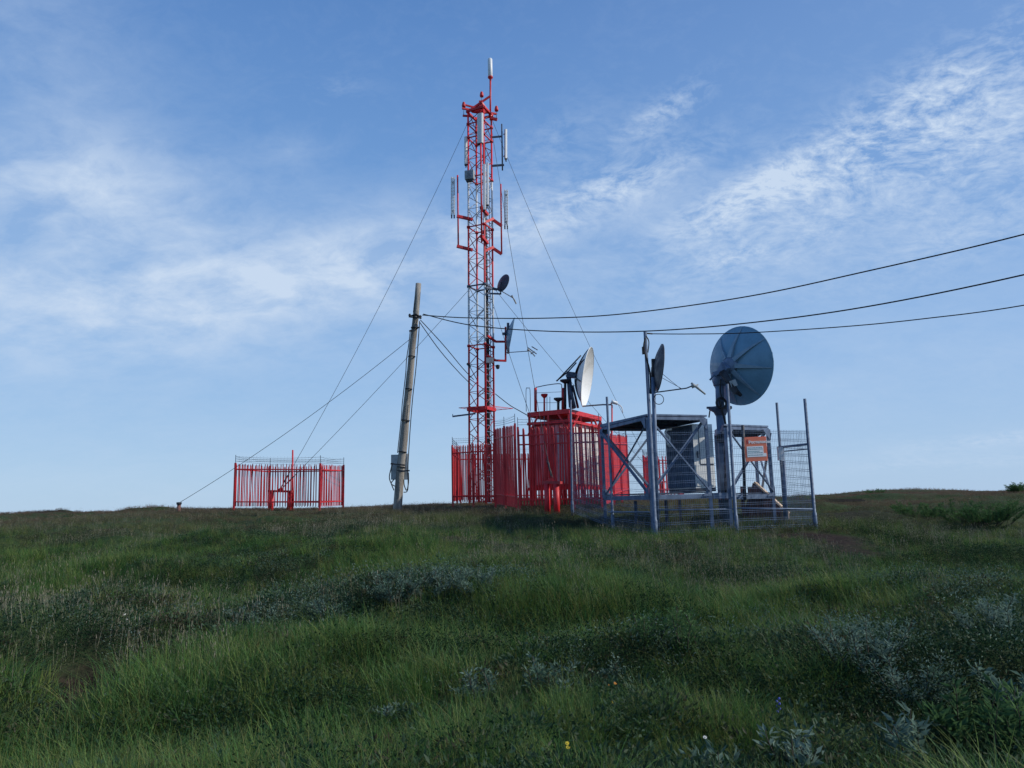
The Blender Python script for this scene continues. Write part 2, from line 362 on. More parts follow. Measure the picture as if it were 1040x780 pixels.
WIL = [(400, 600, .7, .8, 1), (450, 592, .8, .8, 1), (495, 588, .7, .7, 1), (340, 612, .9, .8, .8), (260, 625, .9, .8, .7), (190, 640, .8, .7, .6), (300, 580, 1.2, 1.2, .5), (120, 600, .8, .9, .4),
       (880, 650, .6, .6, 1), (925, 685, .5, .6, 1), (960, 640, .9, .9, .7), (1020, 610, 1.2, 1.2, .8), (940, 590, 1.5, .9, .6), (1000, 700, .6, .6, .7), (650, 640, .6, .8, .5), (690, 650, .4, .5, .6), (800, 640, .9, .8, .45), (490, 695, .3, .3, .6), (560, 685, .4, .4, .7), (620, 690, .4, .3, .5), (60, 620, .5, .9, .5)]
DARK = [(85, 645, .5, .6, 1), (115, 665, .5, .6, 1), (150, 590, 1.5, .9, .8), (230, 585, 1.5, .9, .6), (360, 650, 1.3, .35, .9), (470, 645, 1., .35, .8), (640, 665, .9, .4, 1), (690, 672, .7, .4, .8), (960, 690, .5, .5, .8), (1000, 655, .9, .5, .8), (740, 690, .5, .2, .4), (900, 620, 1.0, .5, .4), (840, 672, .4, .4, .6), (660, 610, 1.2, .5, .7), (1000, 560, 2.2, 1.0, .9), (940, 545, 1.8, 1.0, .8), (880, 530, 1.5, .8, .6), (560, 640, .8, .4, .6), (100, 750, .4, .3, .5), (330, 760, .6, .25, .5)]  # dark heath, plus shaded gaps between bushes filled with near-black clumps
LUSH = [(40, 720, .9, 1.2, .8), (60, 590, 1.0, 1.5, .5), (330, 690, 1.2, .9, .5), (600, 740, 1.4, .5, .7), (800, 600, 2.2, 1.2, .6), (560, 610, 1.5, 1.5, .5), (450, 740, 1.2, .4, .5), (780, 690, 1., .6, .6)]
gt = protocoll('grass_tuft', [tuft(M['grass'], 22, .30+.03*(i % 3), .10, .0045, .45+.12*(i % 4), i) for i in range(10)]+[tuft(M['grass'], 16, .46, .13, .0042, .9, 30+i) for i in range(4)])
x, y = wedge(95000, 2.0, 52, 1.2)
x2 = rng.uniform(-8, 8, 5000); y2 = rng.uniform(-6, 3, 5000); x = np.r_[x, x2]; y = np.r_[y, y2]
so = soil_mask(x, y); patch = vnoise(x/2.3, y/1.7, 21)+.5*vnoise(x/.8, y/.7, 22)
wil = np.clip(region(x, y, WIL), 0, 1); lush = region(x, y, LUSH)
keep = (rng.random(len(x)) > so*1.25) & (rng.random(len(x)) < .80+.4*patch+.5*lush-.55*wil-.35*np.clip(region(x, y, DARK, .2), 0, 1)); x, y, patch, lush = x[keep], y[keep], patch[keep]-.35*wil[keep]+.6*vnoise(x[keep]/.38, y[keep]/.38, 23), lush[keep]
dist = np.hypot(x, y)
sc = (.78+.45*patch+.35*lush)*rng.uniform(.7, 1.2, len(x))*np.interp(dist, [2, 6, 18, 26, 31, 45], [.6, .88, .9, .68, .55, .45])
hz = H(x, y)
scatter('grass', gt, np.stack([x, y, hz], 1), np.clip(sc, .3, 1.6), rots(len(x)), np.where(rng.random(len(x)) < np.interp(dist, [2, 9, 16], [.35, .25, .05]), rng.integers(10, 14, len(x)), rng.integers(0, 10, len(x))), 'long dark green meadow grass covering the slope in front of the mast', 'grass')
st = protocoll('seed_stalk', [stalks(M['straw'], 5, .42+.04*(i % 3), .14, 50+i) for i in range(6)])
x, y = wedge(24000, 5.0, 34, .8); pm = vnoise(x/4, y/3, 33)+.4*vnoise(x/1.1, y, 34)+.45*(x < 1)*(y > 9)-.2*np.clip((9-y)/3, 0, 1)
keep = (pm > .12) & (rng.random(len(x)) < .42) & (soil_mask(x, y) < .5); x, y = x[keep], y[keep]
scatter('seed_grass', st, np.stack([x, y, H(x, y)], 1), rng.uniform(.6, 1.05, len(x))*np.interp(np.hypot(x, y), [5, 20, 27, 32], [.9, 1, .75, .6]), rots(len(x), .1), rng.integers(0, 6, len(x)), 'thin pale seed heads standing above the meadow grass', 'seed grass')
cv = protocoll('cover_clump', [leafclump(M['cover'], 60, .12, .22, .04, .016, 80+i) for i in range(5)]+[leafclump(M['willow'], 80, .26, .22, .026, .008, 90+i) for i in range(4)]+[leafclump(M['shade_birch'], 130, .26, .24, .020, .011, 120+i) for i in range(4)])
x, y = wedge(42000, 2.5, 46, 1.1); pm = vnoise(x/2.6, y/2.0, 43)+.5*vnoise(x/.9, y/.8, 44)
wil = np.clip(region(x, y, WIL), 0, 1)*np.clip(.65+.8*vnoise(x/.45, y/.4, 45), 0, 1)
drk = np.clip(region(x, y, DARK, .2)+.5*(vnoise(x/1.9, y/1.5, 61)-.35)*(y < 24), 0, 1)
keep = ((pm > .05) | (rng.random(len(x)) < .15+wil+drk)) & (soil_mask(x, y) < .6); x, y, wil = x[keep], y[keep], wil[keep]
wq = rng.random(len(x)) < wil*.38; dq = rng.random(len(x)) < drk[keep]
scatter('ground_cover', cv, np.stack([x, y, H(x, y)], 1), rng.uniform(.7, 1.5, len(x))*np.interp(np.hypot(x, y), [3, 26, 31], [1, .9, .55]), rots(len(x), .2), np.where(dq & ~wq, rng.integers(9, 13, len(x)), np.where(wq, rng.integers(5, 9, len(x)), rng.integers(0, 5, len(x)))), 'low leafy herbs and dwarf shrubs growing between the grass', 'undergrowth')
# ------------------------------------------------------------------ shrubs
def shrub(name, loc, h, w, leaf, nst, mat, label, seed, L=.05, group='willow shrubs on the slope'):
    random.seed(seed); root = thing(name, loc, label, 'shrub', group); tw = MB(); v, f = [], []
    for k in range(nst):
        a = random.uniform(0, 6.283); q = random.uniform(0, .25)*w; p = Vector((q*math.cos(a), q*math.sin(a), -.06)); pts = [p.copy()]
        hh = h*random.uniform(.5, 1.05); d = Vector((math.cos(a)*random.uniform(.1, 1)*w/h*.55, math.sin(a)*random.uniform(.1, 1)*w/h*.55, 1))
        n = 7
        for i in range(n):
            d += Vector((random.gauss(0, .13), random.gauss(0, .13), 0)); p = p+d.normalized()*hh/n; pts.append(p.copy())
        tw.tube([q_+Vector(loc) for q_ in pts], [.006*(1-i/(n+1))+.0015 for i in range(n+1)], 4, cap=False)
        for j in range(int(leaf*2.3)):
            s = random.uniform(.18, 1)*n; i = min(int(s), n-1); base = pts[i].lerp(pts[i+1], s-i)
            b = random.uniform(0, 6.283); off = Vector((math.cos(b), math.sin(b), random.uniform(.1, 1.2))).normalized()
            leafquad(v, f, base+off*random.uniform(0, .05), off+Vector((0, 0, random.uniform(-.3, .5))), L*random.uniform(.6, 1.2), L*.3*random.uniform(.8, 1.2))
    tw.build('stems', M['twig'], root)
    me = mesh_from('foliage', v, f, mat); o = bpy.data.objects.new('foliage', me); COL.objects.link(o); o.parent = root
    return root
SH = [ # px, d, height, width, leaves, stems, mat, label, leaf length
 (400, -612, .42, .8, 42, 18, 'willow', 'silvery willow shrub in mid slope, at the near left end of the pale row', .045),
 (437, -606, .48, .9, 42, 20, 'willow', 'silvery willow shrub in the middle of the pale row on the mid slope', .045),
 (480, -602, .40, .8, 42, 18, 'willow', 'low silvery willow shrub at the far right end of the pale row', .045),
 (335, -626, .30, .9, 36, 16, 'willow', 'flat pale willow patch on the slope left of the silvery row', .04),
 (262, -632, .30, 1.0, 36, 16, 'willow', 'pale low willow patch in front of the red anchor enclosure', .04),
 (402, -740, .30, .34, 30, 8, 'willow', 'small upright silver sprig alone in the dark foreground grass', .045),
 (488, -712, .30, .42, 30, 9, 'willow', 'small grey willow sprig left of the reddish soil strip in the foreground', .045),
 (556, -706, .36, .55, 34, 12, 'willow', 'middle of three grey willow sprigs along the reddish soil strip', .045),
 (618, -704, .34, .45, 30, 10, 'willow', 'last grey willow sprig along the soil strip, on its right', .045),
 (690, -668, .52, .5, 34, 10, 'willowg', 'tall yellow green willow stems below the grey dish platform', .05),
 (650, -655, .40, .8, 34, 14, 'willowg', 'dark green rounded willow clump just left of the tall green stems', .045),
 (880, -680, .50, .8, 46, 20, 'willow', 'broad grey willow with fine leaves on the right foreground bank', .04),
 (935, -715, .42, .8, 46, 20, 'willow', 'grey willow sloping down the right bank below the broad one', .04),
 (1010, -645, .5, 1.0, 44, 20, 'willow', 'grey willow high on the right bank near the picture edge', .045),
 (905, 5.0, .44, .42, 12, 12, 'willow', 'big leaved silver plant at the bottom, alone left of the leafy thicket', .085),
 (985, 5.2, .52, .8, 26, 22, 'willowg', 'dense big leaved thicket filling the bottom right corner', .085),
 (1040, 5.6, .50, .7, 26, 20, 'willow', 'pale big leaved willow cut by the right picture edge at the bottom', .085),
 (715, 4.75, .32, .34, 12, 9, 'willow', 'pale large leaves peeking in at the bottom edge, left of the two', .07),
 (792, 4.75, .35, .34, 12, 9, 'willow', 'pale large leaves peeking in at the bottom edge, right of the two', .07),
 (1000, 22.0, .95, 3.0, 80, 46, 'willowg', 'large dark green bush mound at the right edge below the skyline', .07),
 (938, 24.0, .7, 2.3, 70, 34, 'willowg', 'smaller dark green bush mound beside the large right hand mound', .07),
 (1040, 34.0, .55, 1.0, 60, 26, 'willowg', 'dark bush standing up on the skyline at the right picture edge', .07),
 (895, 38.0, .35, 1.2, 50, 22, 'willowg', 'low bush on the skyline above the bare soil patch', .07),
]
for i, (px, d, h, w, lf, ns, mt, lab, LL) in enumerate(SH):
    shrub('willow_shrub', base_of(px, 560, d) if d > 0 else Vector((*hit0(px, -d), h1(*hit0(px, -d)))), h, w, lf, ns, M[mt], lab, 300+i, LL)
# ------------------------------------------------------------------ wild flowers
def ground_hit(px, py):
    v = ray(px, py); o = Vector((0, 0, EYE)); s = 3.0
    while s < 60:
        p = o+v*(s/v.y)
        if p.z-.16 < h1(p.x, p.y): return Vector((p.x, p.y, h1(p.x, p.y)))
        s += .05
    return p
def flower(px, py, mat, label, kind='daisy', h=.3, r=.02):
    b = ground_hit(px, py); p = P(px, py, b.y); b.x = p.x; b.z = h1(b.x, b.y); h = max(.12, p.z-b.z)
    root = thing('wildflower', b, label, 'flower', 'wild flowers in the grass')
    top = b+Vector((0, 0, h)); MB().tube([b-Vector((0, 0, .03)), b+Vector((.01, 0, h*.5)), top], [.0025, .002, .0018], 5).build('stem', M['stem'], root)
    m = MB(); ax = Vector((0, -.6, .8)).normalized()
    if kind == 'daisy':
        u = ax.cross(Vector((1, 0, 0))).normalized(); w = ax.cross(u)
        for k in range(9):
            a = k*2*math.pi/9; d = u*math.cos(a)+w*math.sin(a); e = u*-math.sin(a)+w*math.cos(a)
            m.prism([top+d*r*.15, top+d*r*.6-e*r*.28, top+d*r+ax*.002, top+d*r*.6+e*r*.28], ax*.001)
    else:
        for k in range(6):
            c = top-Vector((0, 0, .018*k)); m.lathe(c+Vector((.008*(-1)**k, 0, 0)), (.3*(-1)**k, -.5, 1), [(.001, -.01), (r*.6, 0), (r*.4, .012), (.001, .014)], 7)
    m.build('petals', mat, root)
    if kind == 'daisy': MB().lathe(top, ax, [(r*.25, -.002), (r*.26, .003), (r*.12, .006), (.0005, .0065)], 8).build('flower_centre', M['pety'], root)
for a in [(127, 624, 'petw', 'white flower left of the dark hollow, higher one of a close pair'), (129, 629, 'petw', 'white flower below the other of a close pair near the hollow'),
          (164, 686, 'petw', 'white flower in the grass just right of the dark trail hollow'), (191, 702, 'petw', 'white flower further right of the hollow with a bent grass stem'),
          (108, 705, 'petw', 'single white flower right below the dark trail hollow'), (716, 749, 'petw', 'lone white flower in dark grass near the bottom edge'),
          (576, 755, 'pety', 'yellow flower near the bottom, upper of two touching'), (577, 759, 'pety', 'yellow flower near the bottom, lower of two touching'),
          (618, 695, 'peto', 'orange flower at the end of the soil strip, left of two'), (625, 694, 'peto', 'orange flower at the end of the soil strip, right of two'),
          (623, 713, 'pety', 'small yellow flower between the soil strip and the bottom edge')]:
    flower(a[0], a[1], M[a[2]], a[3], r=.014)
flower(790, 710, M['petb'], 'blue bell shaped flower spike in the dark foreground grass', 'bell', r=.016)
# ------------------------------------------------------------------ helpers for wires
def sagwire(p, q, sag, n=24):
    p, q = Vector(p), Vector(q); return [p.lerp(q, i/n)-Vector((0, 0, 4*sag*(i/n)*(1-i/n))) for i in range(n+1)]
def spline(pts, n=8):
    pts = [Vector(p) for p in pts]; out = []
    for i in range(len(pts)-1):
        a, b, c, d = pts[max(i-1, 0)], pts[i], pts[i+1], pts[min(i+2, len(pts)-1)]
        for k in range(n):
            s = k/n; out.append(.5*((2*b)+(c-a)*s+(2*a-5*b+4*c-d)*s*s+(-a+3*b-3*c+d)*s**3))
    return out+[pts[-1]]
UP = Vector((0, 0, 1))
# ------------------------------------------------------------------ lattice mast
MD = 34.0
mb = P(489.7, 513, MD); mt_ = P(487.2, 113, MD); mb.z = h1(mb.x, mb.y); AX = (mt_-mb)
def mp(px, py, dd=0.0): return P(px, py, MD+dd)
def axis_at(z): return mb+AX*((z-mb.z)/AX.z)
m, t, out = newmat('mast_banded_paint')
g = t.add('ShaderNodeNewGeometry').outputs['Position']; z = t.add('ShaderNodeSeparateXYZ', {0: g}).outputs[2]
zb = [mp(489, yy).z for yy in (352, 293, 232, 182)]; z0 = mb.z; z1 = mt_.z+2
f = t.m('DIVIDE', t.m('SUBTRACT', z, z0), z1-z0)
pr = [(zz-z0)/(z1-z0) for zz in zb]; WH = (.62, .64, .66)
c = t.ramp(f, [(0, RED), (pr[0], WH), (pr[1], RED), (pr[2], WH), (pr[3], RED)], 'CONSTANT')
c = t.mix(.5, c, t.ramp(t.noise(g, 14, 4), [(.3, (.55, .5, .5)), (.6, (1.1, 1.1, 1.1))]), 'MULTIPLY')
p_ = t.add('ShaderNodeBsdfPrincipled', {'Base Color': c, 'Roughness': .5}); t.l.new(p_.outputs[0], out.inputs[0]); M['mast'] = m
m, t, out = newmat('lattice_shaded_bands'); g = t.add('ShaderNodeNewGeometry').outputs['Position']; z = t.add('ShaderNodeSeparateXYZ', {0: g}).outputs[2]
f = t.m('DIVIDE', t.m('SUBTRACT', z, z0), z1-z0); RD = (.38, .020, .030); WD = (.40, .42, .46)  # brace bands darker than the legs, backlit shade put into their colour
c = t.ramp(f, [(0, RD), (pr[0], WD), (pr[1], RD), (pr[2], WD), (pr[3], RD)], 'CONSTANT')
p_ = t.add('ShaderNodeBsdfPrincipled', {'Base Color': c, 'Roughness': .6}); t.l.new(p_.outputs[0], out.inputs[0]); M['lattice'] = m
mast = thing('lattice_mast', mb, 'tall red and white guyed lattice mast carrying antennas and dishes', 'radio mast')
OFF = [Vector((-.565, -.205, 0)), Vector((.205, -.565, 0)), Vector((.565, .205, 0)), Vector((-.205, .565, 0))]
for o_ in OFF: MB().tube([mb+o_-UP*.2, mt_+o_], .045, 8).build('leg', M['mast'], mast)
NP = 30
for k in range(4):
    a, b = OFF[k], OFF[(k+1) % 4]; br = MB()
    for i in range(NP):
        zA = mb.z+.1+(AX.z-.2)*i/NP; zB = mb.z+.1+(AX.z-.2)*(i+1)/NP; A0, B0, A1, B1 = axis_at(zA)+a, axis_at(zA)+b, axis_at(zB)+a, axis_at(zB)+b
        if i % 2: br.tube([A0, B1], .019, 5)
        else: br.tube([B0, A1], .019, 5)
        if i % 2 == 0: br.tube([A0, B0], .013, 5)
    br.build('lattice_bracing', M['lattice'], mast)
for yy in (352, 292, 232, 182, 128, 142): # section flanges
    zc = mp(489, yy).z; fl = MB()
    for k in range(4):
        fl.beam(axis_at(zc)+OFF[k]*1.03, axis_at(zc)+OFF[(k+1) % 4]*1.03, .05, .045)
        fl.lathe(axis_at(zc)+OFF[k], UP, [(.001, -.05), (.085, -.05), (.085, .05), (.001, .05)], 10)
    fl.build('section_flange', M['red'] if yy != 292 else M['galvd'], mast)
tf = MB() # head frame
for k in range(4): tf.beam(mt_+OFF[k]*1.12-UP*.12, mt_+OFF[(k+1) % 4]*1.12-UP*.12, .09, .10)
tf.beam(mt_+OFF[0]*1.5, mt_+OFF[2]*1.5, .08); tf.beam(mp(475.5, 113, -.3), mp(498, 97.5, -.2), .07, .09)
tf.beam(mp(472, 106.5, .1), mp(489, 111, .3), .07); tf.beam(mp(488, 103, -.2), mp(489.5, 116, -.3), .16)
tf.beam(mp(489, 104, -.3), mp(499, 118, .1), .09); tf.beam(mp(489, 104, -.3), mp(478, 113, -.1), .09)
tf.prism([mp(479, 113.5, -.2), mp(489, 106, -.3), mp(498, 114, 0), mp(489, 115, -.2)], (0, .05, -.03))
tf.tube([mp(498, 122, .2), mp(498, 78, .2)], .045, 8); tf.beam(mp(498, 120, .1), mp(505, 121.5, .1), .12); tf.beam(mp(470, 117.5, -.1), mp(478, 118, -.1), .08)
tf.build('head_frame', M['red'], mast)
for lx, ly, by in ((489.2, 96, 104), (471, 106.5, 118), (504.2, 110.5, 121)):
    c = mp(lx, ly, -.1)
    MB().lathe(c, UP, [(.001, -.13), (.09, -.12), (.10, -.02), (.08, 0), (.085, .04), (.06, .13), (.02, .16), (.001, .16)], 12).build('obstruction_light', M['red'], mast)
    MB().tube([mp(lx, by, -.1), mp(lx, ly+2, -.1)], .016, 6).build('lamp_stem', M['galv'], bpy.context.scene.collection.objects[-1])
wp = MB() # work platform ring near the fence tops
zc = mp(489, 415.5).z; ctr = axis_at(zc)
corners = [mp(466, 417, -.5), mp(497, 420.5, -1.0), mp(521, 417.5, .2), mp(492, 414.5, 1.0)]
for c_ in corners: c_.z = zc+.02
for k in range(4): wp.beam(corners[k], corners[(k+1) % 4], .018, .025)
for s in range(1, 6):
    for (a, b, c_, d_) in ((corners[0], corners[1], corners[3], corners[2]), ): wp.beam(a.lerp(b, s/6), c_.lerp(d_, s/6), .01, .012)
for k in range(4): wp.beam(ctr+OFF[k]*1.1-UP*.02, ctr+OFF[(k+1) % 4]*1.1-UP*.02, .10, .16)
wp.build('work_platform', M['red'], mast)
MB().beam(mp(459.5, 423, -.2), mp(483, 420, -.3), .05, .07).beam(mp(459.8, 423.3, -.2), mp(459.8, 420.5, -.2), .03).build('outrigger_arm', M['galvd'], mast)
cl = MB() # cable ladder on the right face
f0, f1 = OFF[1]*.9+OFF[2]*.1, OFF[1]*.35+OFF[2]*.65
za, zt = mb.z+.1, mp(489, 190).z
cl.beam(axis_at(za)+f0, axis_at(zt)+f0, .035, .035); cl.beam(axis_at(za)+f1, axis_at(zt)+f1, .035, .035)
n = 52
for i in range(n): zz = za+(zt-za)*i/n; cl.beam(axis_at(zz)+f0, axis_at(zz)+f1, .03, .03)
cl.build('cable_ladder', M['galv'], mast)
cb = MB()
for k in range(5):
    fo = f0.lerp(f1, .22+.14*k)*.93; ztop = [mp(489, q).z for q in (150, 200, 240, 292, 345)][k]
    cb.tube([axis_at(za)+fo, axis_at((za+ztop)/2)+fo+Vector((.01, 0, 0)), axis_at(ztop)+fo], .022, 6)
cb.build('feeder_cables', M['rubber'], mast)
MB().box(mp(497.5, 366, -.9), (.16, 0, 0), (0, .08, 0), (0, 0, .12)).build('junction_box', M['box'], mast)
# support brackets (red and dark) belong to the mast
bk = MB() # left sector frame
bk.tube([mp(464.7, 178, -.5), mp(465.5, 252, -.5)], .038, 8)
for ya, yb in ((219.5, 223), (250, 254)): bk.beam(mp(464, ya, -.5), mp(480, yb, -.3), .12, .13)
bk.build('antenna_bracket', M['red'], mast)
bk = MB() # right sector frame
bk.tube([mp(508.6, 187, .1), mp(509.5, 258, .1)], .038, 8)
for ya, yb in ((222, 229.5), (251, 258)): bk.beam(mp(499, ya, .1), mp(509.5, yb, .1), .12, .13); bk.beam(mp(492, ya+4, -.4), mp(501, ya, 0), .10, .12)
bk.build('antenna_bracket', M['red'], mast)
bk = MB() # front sector frame
bk.tube([mp(488.3, 146, -1.2), mp(489.3, 246, -1.2)], .042, 8)
for ya, yb in ((210.5, 218), (239.5, 247)): bk.beam(mp(488.5, ya, -1.2), mp(495, yb, -.6), .13, .14)
bk.build('antenna_bracket', M['red'], mast)
bk = MB() # upper right dark frame
bk.tube([mp(509.6, 126, .2), mp(510.3, 173, .2)], .035, 8)
bk.beam(mp(498, 139.5, .2), mp(510, 138.5, .2), .06, .08); bk.beam(mp(499, 168.5, .2), mp(512, 167.5, .2), .07, .09)
bk.build('antenna_bracket', M['galvd'], mast)
bk = MB() # dish frame at the lower right
pA, pB, pC, pD = mp(495, 341, -.7), mp(503.5, 347, -.2), mp(513.5, 347, -.1), mp(495, 361, -.7)
for s in ((pA, pB), (pB, pC), (mp(513.5, 332, -.1), mp(513.5, 367, -.1)), (pD, mp(503, 366, -.2)), (mp(503, 366, -.2), mp(514, 366.5, -.1))): bk.beam(s[0], s[1], .09, .09)
bk.build('antenna_bracket', M['red'], mast)
bk = MB(); bk.beam(mp(493.5, 292, -.6), mp(505, 294, -.2), .09, .10); bk.beam(mp(494, 298, -.6), mp(508.5, 298.5, -.2), .06, .07); bk.tube([mp(508.3, 289, -.25), mp(508.6, 299, -.25)], .03, 8)
bk.build('antenna_bracket', M['galvd'], mast)
# guy fittings
# ------------------------------------------------------------------ antennas on the mast
def panel(px, y0, y1, w, dp, dd, label, mat='plastic', ang=0.0, twin=False, slots=0):
    a, b = mp(px, y0, dd), mp(px, y1, dd); root = thing('panel_antenna', b, label, 'antenna', 'panel antennas on the mast')
    ca, sa = math.cos(ang), math.sin(ang); u = Vector((ca, sa, 0)); v = Vector((-sa, ca, 0)); ms = MB()
    xs = (-w*.8, w*.8) if twin else (0,)
    for q in xs:
        ms = MB(); pr_ = [(-w/2, dp/2), (-w/2, -dp*.2), (-w*.36, -dp/2), (w*.36, -dp/2), (w/2, -dp*.2), (w/2, dp/2)]
        ms.prism([b+u*(cx+q)+v*cy for cx, cy in pr_], a-b)
        ms.build('radome', M[mat], root)
    for q in xs:
        en = MB()
        en.box(b+u*q-UP*.03, u*w*.42, v*dp*.35, UP*.03)
        for k in (-1, 1): en.tube([b+u*(q+k*w*.2)-UP*.05, b+u*(q+k*w*.2)-UP*.16], .018, 6)
        en.build('end_cap', M['dark'], root)
    cl_ = MB()
    for s in (.12, .88): MB().beam(b.lerp(a, s)+v*dp*.4, b.lerp(a, s)+v*(dp*.5+.14), .07, .06).build('clamp', M['galvd'], root)
    if slots:
        sl = MB()
        for i in range(slots): sl.box(b.lerp(a, (i+.5)/slots)-v*(dp*.5+.006), u*w*(1.15 if twin else .42), v*.006, UP*.012)
        sl.beam(b.lerp(a, .02)-v*(dp*.5+.010), b.lerp(a, .98)-v*(dp*.5+.010), .012)
        sl.build('dipole_bars', M['plastic'], root)
    return root
panel(487.6, 115.5, 145.5, .29, .13, -1.1, 'wide grey panel antenna at the front of the mast head', ang=R(-22))
panel(473.3, 139, 167, .15, .14, -.2, 'narrow grey panel antenna on the left edge of the mast head', ang=R(-60))
panel(513.8, 131.5, 161, .13, .10, .2, 'slim white panel antenna held out on the dark bracket right of the mast', ang=R(30))
panel(491.8, 167, 213, .12, .11, -1.15, 'bright white twin tube antenna in front of the mast middle', 'white', ang=0, twin=False)
panel(495.2, 165.5, 208, .12, .11, -1.0, 'bright white tube antenna just right of its near twin on the mast', 'white')
panel(460, 180, 218.5, .075, .08, -.5, 'pale double bar antenna on the red arm left of the mast', 'white', twin=True, slots=12)
panel(514, 193, 229.5, .075, .08, .1, 'pale double bar antenna on the red arm right of the mast', 'white', twin=True, slots=12)
rr = thing('radio_unit', mp(477, 184, -.5), 'square grey radio unit on the left side below the mast head', 'radio unit')
MB().box(mp(477, 178, -.6), (.21, -.06, 0), (.03, .1, 0), (0, 0, .22)).build('housing', M['box'], rr)
MB().box(mp(477, 183.6, -.6), (.15, -.05, 0), (.02, .07, 0), (0, 0, .05)).build('connector_plate', M['dark'], rr)
q = MB()
for k in range(7): q.box(mp(477, 178, -.6)+Vector((-.17+.057*k, -.135+.002*k, 0)), (.006, 0, 0), (0, .02, 0), (0, 0, .19))
q.build('cooling_fins', M['galv'], rr)
om = thing('omni_antenna', mp(498, 78, .2), 'grey white cylinder antenna on the red pipe at the very top', 'antenna')
MB().lathe(mp(498, 78, .2), UP, [(.001, 0), (.10, 0), (.115, .03), (.115, .95), (.09, .985), (.001, .99)], 20).build('radome', M['plastic'], om)
MB().lathe(mp(498, 78, .2), UP, [(.045, -.25), (.06, -.1), (.13, -.06), (.13, -.005), (.02, -.004)], 16).build('mounting_collar', M['red'], om)
for nm, px, py, dx, lab in (('floodlight', 476, 371, -1, 'small dark floodlight angled off the left leg of the mast'), ('security_camera', 505.5, 372.5, 1, 'round dark camera on the right leg of the mast below the dish frame')):
    c = mp(px, py, -.3); r_ = thing(nm, c, lab, nm.replace('_', ' '))
    if dx < 0: MB().box(c, Vector((.07, 0, -.09)), (0, .06, 0), Vector((.035, 0, .03))).build('housing', M['dark'], r_)
    else: MB().lathe(c, UP, [(.001, -.12), (.07, -.09), (.095, 0), (.09, .04), (.11, .05), (.06, .09), (.001, .1)], 14).build('housing', M['dark'], r_)
    MB().beam(c, mp(px-dx*3, py-1, -.2), .03).build('bracket', M['galvd'], r_)
# ------------------------------------------------------------------ dishes
def dish(c, n, D, depth, mat, root, rim=True, name='reflector', squash=1.0):
    n = Vector(n).normalized(); c = Vector(c); R0 = D/2; K = 14
    fr = [(max(R0*i/K, .001), -depth*(1-(i/K)**2)) for i in range(K+1)]
    bk_ = [(r, h-.02) for r, h in reversed(fr)]
    m_ = MB().lathe(c, n, bk_[::-1][::-1], 48); m_ = MB(); m_.lathe(c, n, fr[::-1]+[], 48)
    m_.lathe(c, n, [(r, h-.018) for r, h in fr]+[(R0+.012, -.018), (R0+.012, .008), (R0, .008), (R0, 0)], 48)
    return m_.build(name, mat, root)
def frame_of(n):
    n = Vector(n).normalized(); x = UP.cross(n).normalized(); return n, x, n.cross(x)
def lnb_arm(c, n, D, root, arm, foc, mat=None, struts=True, feed=True):
    n, x, y = frame_of(n)
    a0 = c-y*D*.49; tip = arm
    root = MB().beam(a0-n*.1, tip, .035, .03).build('feed_arm', mat or M['galvd'], root)
    if struts:
        s_ = MB()
        for k in (-1, 1): s_.tube([c+x*k*D*.42-y*D*.05, tip.lerp(a0, .2)], .006, 5)
        s_.build('feed_struts', M['galvd'], root)
    f_ = MB(); d = (c-tip).normalized()
    f_.tube([tip-d*.12, tip-d*.02, tip+d*.03, tip+d*.05, tip+d*.13], [.03, .03, .03, .055, .06], 10)
    f_.beam(tip-d*.12, tip-d*.32-UP*.05, .05, .05)
    f_.build('feed_horn', M['box'], root)
DG = 'dish antennas'
# mast dish 1
c = mp(511.2, 287.5, -.3); n_ = (.77, .6, -.25); r_ = thing('satellite_dish', c, 'small dark round dish halfway up the mast on its right side', 'dish antenna', DG)
dish(c, n_, .86, .10, M['dishd'], r_); MB().beam(c-Vector(n_).normalized()*.12, mp(508.4, 293, -.25), .10).build('mount', M['galvd'], r_)
lnb_arm(c, n_, .86, r_, mp(521, 302.5, .3), .4, struts=False)
# mast dish 2
c = mp(519.3, 341, -.1); n_ = (.98, .06, -.20); r_ = thing('satellite_dish', c, 'edge on blue grey dish in the red frame on the lower mast', 'dish antenna', DG)
dish(c, n_, 1.72, .20, M['dish'], r_)
q = MB(); q.beam(mp(513.6, 338, -.1), mp(517.5, 337, -.1), .25, .2); q.beam(mp(511, 339, -.3), mp(516, 339, 0), .12); q.tube([mp(516, 328, .1), mp(516.2, 359, .1)], .07, 6); q.tube([mp(518, 331, -.3), mp(515.5, 350, -.3)], .06, 6); q.build('mount', M['galvd'], r_)
lnb_arm(c, n_, 1.72, r_, mp(538, 356.5, -.1), .7, struts=False)
q = MB(); q.tube([mp(536, 353, -.1), mp(545, 359.5, -.1)], .025, 6); q.tube([mp(540, 352, -.1), mp(546, 355.5, -.1)], .025, 6); q.tube([mp(539, 359.5, -.1), mp(543, 357, -.1)], .025, 6); q.build('feed_bars', M['galvd'], r_)
